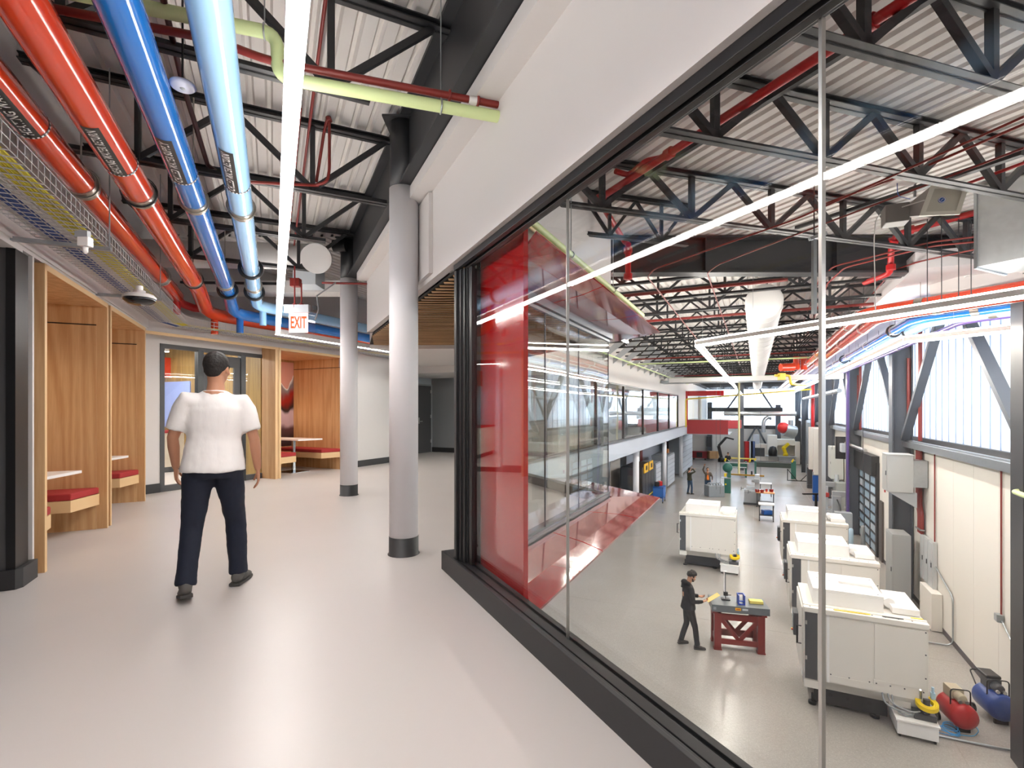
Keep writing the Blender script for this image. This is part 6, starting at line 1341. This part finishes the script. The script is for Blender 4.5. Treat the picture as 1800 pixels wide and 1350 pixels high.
def human_(label, loc, rz, J, cloth, vox=.007, scale=1.0, face=True):
    """J: joints in local metres, facing +y"""
    V = Vector
    root = thing('person', label, 'person', loc, rz); 
    if scale != 1: root.scale = (scale,)*3
    pel, chest, neck, hd = V(J['pelvis']), V(J['chest']), V(J['neck']), V(J['head'])
    ey = math.radians(J.get('head_yaw', 0)); ep = math.radians(J.get('head_pitch', 0))
    RM = Matrix.Rotation(ey, 3, 'Z') @ Matrix.Rotation(ep, 3, 'X')
    sk = MB(); h = hd
    hk = J.get('head_k', 1.0)
    def hp(x, y, z): return h+RM @ V((x, y, z))*hk
    sk.ball(hp(0, -.005, .02), (.074*hk, .092*hk, .098*hk), 20, 14, RM); sk.ball(hp(0, .028, -.045), (.058, .062, .062), 16, 10, RM); sk.ball(hp(0, .062, -.082), (.028, .022, .022), 12, 8, RM)
    sk.tube([hp(0, .083, .020), hp(0, .098, -.012), hp(0, .108, -.028)], [.008, .011, .013], 8); sk.ball(hp(0, .098, -.030), (.018, .012, .010), 10, 8, RM)
    sk.ball(hp(0, .086, -.056), (.024, .009, .0055), 10, 6, RM); sk.ball(hp(0, .085, -.066), (.021, .009, .006), 10, 6, RM); sk.ball(hp(0, .082, .030), (.045, .012, .010), 10, 6, RM)
    for sx in (-1, 1):
        sk.ball(hp(sx*.077, -.005, -.008), (.009, .018, .030), 10, 8, RM); sk.ball(hp(sx*.045, .055, -.02), (.022, .022, .018), 10, 8, RM)
    sk.tube([hp(0, -.02, -.04), neck+(hd-neck)*.3, neck-V((0, 0, .03))], [.056, .056, .066], 16)
    sk.tube([neck-V((0,0,.02)), chest, pel], [.09, .11, .11], 14)
    for sd in ('L', 'R'):
        s, e, w = V(J['sh'+sd]), V(J['el'+sd]), V(J['wr'+sd])
        sk.tube([chest+V((0, 0, .05)), s, s.lerp(e, .5), e, e.lerp(w, .3), w.lerp(e, .1), w], [.06, .052, .046, .038, .040, .028, .025], 12)
        hand(sk, w, V(J.get('hd'+sd, w-e)), V(J.get('pn'+sd, (0, 1, 0) if sd == 'L' else (0, 1, 0))), J.get('curl'+sd, .45), J.get('ts'+sd, 1 if sd == 'L' else -1))
        hpj, kn, an = V(J['hip'+sd]), V(J['kn'+sd]), V(J['an'+sd])
        sk.tube([pel, hpj, kn, an], [.09, .08, .05, .038], 12)
    o = B(sk, 'body', skin, root); remesh(o, vox*.72, 3)
    if face:
        for sx in (-1, 1):
            B(MB().ball(hp(sx*.031, .079, .008), (.013, .009, .009), 12, 8, RM), 'eye', M('eye_white', 'e6e2dc', .2), root); B(MB().ball(hp(sx*.031, .0865, .008), (.006, .003, .006), 10, 6, RM), 'iris', black, root)
            B(MB().tube([hp(sx*.014, .092, .031), hp(sx*.032, .093, .036), hp(sx*.05, .078, .030)], [.004, .0045, .003], 6), 'eyebrow', hair_m, root)
    # hair
    hb_ = MB()
    if J.get('curly'):
        rr = random.Random(3)
        for i in range(110):
            th = rr.uniform(0, 6.283); ph = math.acos(rr.uniform(-.35, 1)); x, y, z = math.sin(ph)*math.cos(th), math.sin(ph)*math.sin(th), math.cos(ph)
            if y > .45 and z < .35: continue
            hb_.ball(hp(x*.083, y*.100-.010, z*.106+.035), rr.uniform(.016, .027), 8, 6)
        hb_.ball(hp(0, -.02, .045), (.082, .096, .092), 16, 12, RM)
    else:
        hb_.ball(hp(0, -.016, .036), (.081*hk, .094*hk, .094*hk), 20, 14, RM); hb_.ball(hp(0, -.055, -.01), (.066, .050, .062), 14, 10, RM)
        for sx in (-1, 1): hb_.tube([hp(sx*.074, .012, .03), hp(sx*.074, .014, -.012)], [.010, .006], 8)
        hb_.ball(hp(0, .045, .085), (.055, .045, .028), 12, 8, RM)
    o = B(hb_, 'hair', hair_m, root); remesh(o, .008, 2, .006, .02)
    if J.get('beard'):
        bb = MB(); bb.ball(hp(0, .058, -.080), (.044, .036, .030), 14, 10, RM)
        for sx in (-1, 1): bb.tube([hp(sx*.070, .015, -.02), hp(sx*.060, .040, -.06), hp(sx*.03, .075, -.085)], [.010, .018, .016], 8)
        bb.tube([hp(-.03, .088, -.060), hp(-.02, .100, -.046), hp(0, .104, -.044), hp(.02, .100, -.046), hp(.03, .088, -.060)], .007, 6)
        o = B(bb, 'beard', hair_m, root); remesh(o, .006, 2, .004, .02)
    # top
    up = (neck-pel).normalized(); st = MB(); hem = J.get('hem', -.02); W_ = J.get('girth', 1.0)
    def ring(f, rx, ry, dy=0): c = pel.lerp(neck, f); return ((c.x, c.y+dy, c.z), rx*W_, ry*W_)
    shw = (V(J['shR'])-V(J['shL'])).length/2
    st.loft([ring(hem, .200, .158, -.012), ring(hem+.06, .198, .156, -.012), ring(.14, .186, .136, -.006), ring(.32, .168, .120), ring(.54, .176, .122), ring(.72, .182, .122), ring(.84, .160, .105), ring(.93, .112, .085), ring(.985, .072, .070)], 24)
    sr = J.get('sleeve_r', .068)
    for sd in ('L', 'R'):
        s, e, w = V(J['sh'+sd]), V(J['el'+sd]), V(J['wr'+sd]); c0_ = pel.lerp(neck, .74)
        if cloth['sleeve'] == 'short': st.tube([c0_+(s-c0_)*.6, s, s.lerp(e, .2), s.lerp(e, .5), s.lerp(e, .78)], [.085, .075, .078, .074, .072], 16)
        else: st.tube([c0_+(s-c0_)*.55, s, s.lerp(e, .2), s.lerp(e, .5), e, e.lerp(w, .5), w.lerp(e, .06)], [.078, .068, .070, .064, .057, .050, .040], 16)
    if cloth.get('hood'):
        st.tube([neck+V((-.09, .03, .0)), neck+V((-.085, -.06, .035)), neck+V((0, -.115, .045)), neck+V((.085, -.06, .035)), neck+V((.09, .03, .0))], [.035, .05, .06, .05, .035], 12)
        st.tube([neck+V((0, -.09, .03)), neck+V((0, -.13, -.10))], [.07, .045], 12)
    o = B(st, cloth['name'], cloth['mat'], root); remesh(o, vox*1.25, 5, cloth.get('disp', .012), .16)
    if cloth.get('inner'):
        ib = MB(); ib.loft([ring(.0, .12, .150), ring(.5, .10, .140), ring(.9, .06, .11)], 16); o = B(ib, 'undershirt', cloth['inner'], root); remesh(o, .02, 3)
    # trousers
    tr_ = MB(); tr_.loft([(V(pel)-V((0, 0, .10)), .165*W_, .118*W_), (pel+V((0, -.01, -.02)), .178*W_, .132*W_), (pel+V((0, 0, .05)), .165*W_, .120*W_)], 20)
    for sd in ('L', 'R'):
        hpj, kn, an = V(J['hip'+sd]), V(J['kn'+sd]), V(J['an'+sd]); lr = J.get('leg_r', 1.0)
        tr_.tube([hpj+V((0, 0, .04)), hpj.lerp(kn, .25), hpj.lerp(kn, .65), kn, kn.lerp(an, .35), kn.lerp(an, .8), an-V((0, 0, .015))], [.098*lr, .095*lr, .080*lr, .070*lr, .068*lr, .064*lr, .068*lr], 16)
    o = B(tr_, 'trousers', cloth['trousers'], root); remesh(o, vox*1.25, 5, .012, .09)
    for sd in ('L', 'R'):
        an = V(J['an'+sd]); fa = math.radians(J.get('fa'+sd, 0)); fp = math.radians(J.get('fp'+sd, 0))
        RF = Matrix.Rotation(fa, 3, 'Z') @ Matrix.Rotation(-fp, 3, 'X')
        def fq(x, y, z): return an+RF @ V((x, y, z))
        f = MB(); f.ball(fq(0, -.03, -.035), (.040, .052, .050), 14, 10, RF); f.ball(fq(0, .05, -.055), (.044, .085, .040), 14, 10, RF); f.ball(fq(0, .13, -.066), (.044, .060, .028), 14, 10, RF); f.tube([fq(0, -.01, .035), fq(0, -.005, -.03)], [.045, .045], 14)
        o = B(f, 'shoe', cloth['shoe'], root); remesh(o, .008, 3)
        so = MB(); so.prism([tuple(p) for p in ((-.040, -.08), (.040, -.08), (.046, 0), (.050, .10), (.040, .17), (0, .195), (-.040, .17), (-.050, .10), (-.046, 0))], -.098, -.074)
        so.v = [fq(*p) for p in so.v]; B(so, 'shoe_sole', cloth['sole'], root, .006)
    return root
denim = M('dark_navy_denim', '141c2e', .8, noise=.15, nscale=30); tee = M('white_cotton', 'e9e6e4', .85, bump=.9, nscale=7, stretch=(1, 1, .35)); blackcloth = M('black_cotton', '17181b', .85, noise=.1, nscale=20)
grey_shoe = M('grey_suede', '5c5a57', .85); sole_m = M('dark_sole', '3c3a38', .7)
human('man in a white t-shirt and dark jeans walking away down the corridor', (-2.255, 3.78, 0), AC+.03, dict(
    pelvis=(.0, 0, .96), chest=(.005, .03, 1.30), neck=(.012, .045, 1.525), head=(.02, .075, 1.68), head_yaw=-25, head_pitch=-4,
    shL=(-.178, .02, 1.435), shR=(.196, .06, 1.425), elL=(-.262, .05, 1.16), elR=(.275, .015, 1.14), wrL=(-.255, .16, .93), wrR=(.30, .055, .90), pnL=(1, 0, 0), pnR=(-1, 0, 0), tsL=-1, tsR=1, curlL=.45, curlR=.4, hdR=(.05, .06, -1), hdL=(.02, .2, -1),
    hipL=(-.095, 0, .90), hipR=(.095, .01, .90), knL=(-.135, .0, .50), knR=(.145, .12, .50), anL=(-.165, -.13, .122), anR=(.165, .10, .10), faL=10, faR=-22, fpL=14, fpR=0, girth=1.08, hem=-.09, leg_r=1.06, head_k=1.07),
    dict(name='t_shirt', mat=tee, sleeve='short', trousers=denim, shoe=grey_shoe, sole=sole_m, disp=.018), .009, 1.0)
dark_trs = M('black_trousers', '1a1b1e', .85); dshoe = M('brown_grey_shoe', '3a3533', .8)
human('bearded man in a black hooded jacket reading a yellow sheet beside the granite table', (4.16, 11.80, ZH), math.radians(-88), dict(
    pelvis=(.0, 0, .95), chest=(.0, -.03, 1.28), neck=(.0, -.01, 1.48), head=(.0, .075, 1.635), head_yaw=-8, head_pitch=-24, curly=True, beard=True,
    shL=(-.18, -.01, 1.39), shR=(.18, -.01, 1.39), elL=(-.235, .03, 1.14), elR=(.235, .02, 1.12), wrL=(-.10, .30, 1.13), wrR=(.13, .30, 1.09), pnL=(.4, 0, 1), pnR=(-.3, 0, 1), tsL=1, tsR=-1, curlL=.8, curlR=.7, hdL=(.5, .9, .12), hdR=(-.3, 1, .15),
    hipL=(-.095, 0, .90), hipR=(.095, 0, .90), knL=(-.12, .0, .50), knR=(.14, .10, .50), anL=(-.13, -.13, .10), anR=(.17, .14, .10), faL=4, faR=-14, girth=1.06, hem=-.10, leg_r=.96),
    dict(name='hooded_jacket', mat=blackcloth, sleeve='long', trousers=dark_trs, shoe=dshoe, sole=sole_m, hood=True, disp=.016), .012, 1.0)
sh_ = thing('paper_sheet', 'pale yellow sheet held up by the bearded man', 'paper', Vector((4.60, 11.72, ZH+1.12)))
B(MB(0).slab([(4.55, 11.78, ZH+1.10), (4.55, 11.60, ZH+1.10), (4.82, 11.58, ZH+1.27), (4.82, 11.76, ZH+1.27)], .004), 'sheet', M('yellow_paper', 'f0d488', .7), sh_)
olive = M('olive_jacket', '3b3a2c', .85); jeans = M('blue_jeans', '33475e', .85)
human('man in an olive jacket on the far aisle holding both arms up, shading his eyes', Vector((11.72, 33, ZH)), math.radians(-70), dict(
    pelvis=(0, 0, .95), chest=(0, -.03, 1.28), neck=(0, -.05, 1.47), head=(0, -.02, 1.63), head_pitch=25,
    shL=(-.18, -.03, 1.39), shR=(.18, -.03, 1.39), elL=(-.25, .22, 1.52), elR=(.26, .20, 1.50), wrL=(-.14, .46, 1.62), wrR=(.08, .14, 1.70), pnL=(0, 0, -1), pnR=(0, 0, -1), curlL=.2,
    hipL=(-.095, 0, .9), hipR=(.095, 0, .9), knL=(-.12, .02, .5), knR=(.12, .06, .5), anL=(-.13, -.06, .1), anR=(.14, .04, .1), hem=-.08),
    dict(name='jacket', mat=olive, sleeve='long', trousers=jeans, shoe=dshoe, sole=sole_m), .018, 1.0, False)
human('man in a grey-brown jacket over a bright orange shirt raising one arm', Vector((12.9, 33, ZH)), math.radians(165), dict(
    pelvis=(0, 0, .95), chest=(0, -.03, 1.28), neck=(0, -.05, 1.47), head=(0, -.02, 1.63), head_pitch=25,
    shL=(-.18, -.03, 1.39), shR=(.18, -.03, 1.39), elL=(-.28, .05, 1.15), elR=(.30, .12, 1.62), wrL=(-.25, .16, .95), wrR=(.22, .24, 1.90), pnL=(1, 0, 0), pnR=(0, 1, 0), curlL=.4, curlR=.5,
    hipL=(-.095, 0, .9), hipR=(.095, 0, .9), knL=(-.12, .02, .5), knR=(.12, .06, .5), anL=(-.13, -.02, .1), anR=(.14, .04, .1), hem=-.08),
    dict(name='jacket', mat=M('grey_brown_jacket', '5e554c', .85), sleeve='long', trousers=jeans, shoe=dshoe, sole=sole_m, inner=M('orange_shirt', 'f07a1c', .8)), .018, 1.0, False)
human('person in black standing at the far machines behind the green shear', Vector((19.4, 45, ZH)), math.radians(180), dict(
    pelvis=(0, 0, .95), chest=(0, 0, 1.28), neck=(0, .02, 1.47), head=(0, .05, 1.62), head_pitch=-20,
    shL=(-.18, 0, 1.39), shR=(.18, 0, 1.39), elL=(-.26, .05, 1.15), elR=(.26, .05, 1.15), wrL=(-.12, .28, 1.1), wrR=(.12, .28, 1.1), pnL=(0, 0, -1), pnR=(0, 0, -1),
    hipL=(-.095, 0, .9), hipR=(.095, 0, .9), knL=(-.12, .0, .5), knR=(.12, .0, .5), anL=(-.13, -.02, .1), anR=(.14, .02, .1), hem=-.05),
    dict(name='shirt', mat=blackcloth, sleeve='long', trousers=dark_trs, shoe=dshoe, sole=sole_m), .02, 1.0, False)
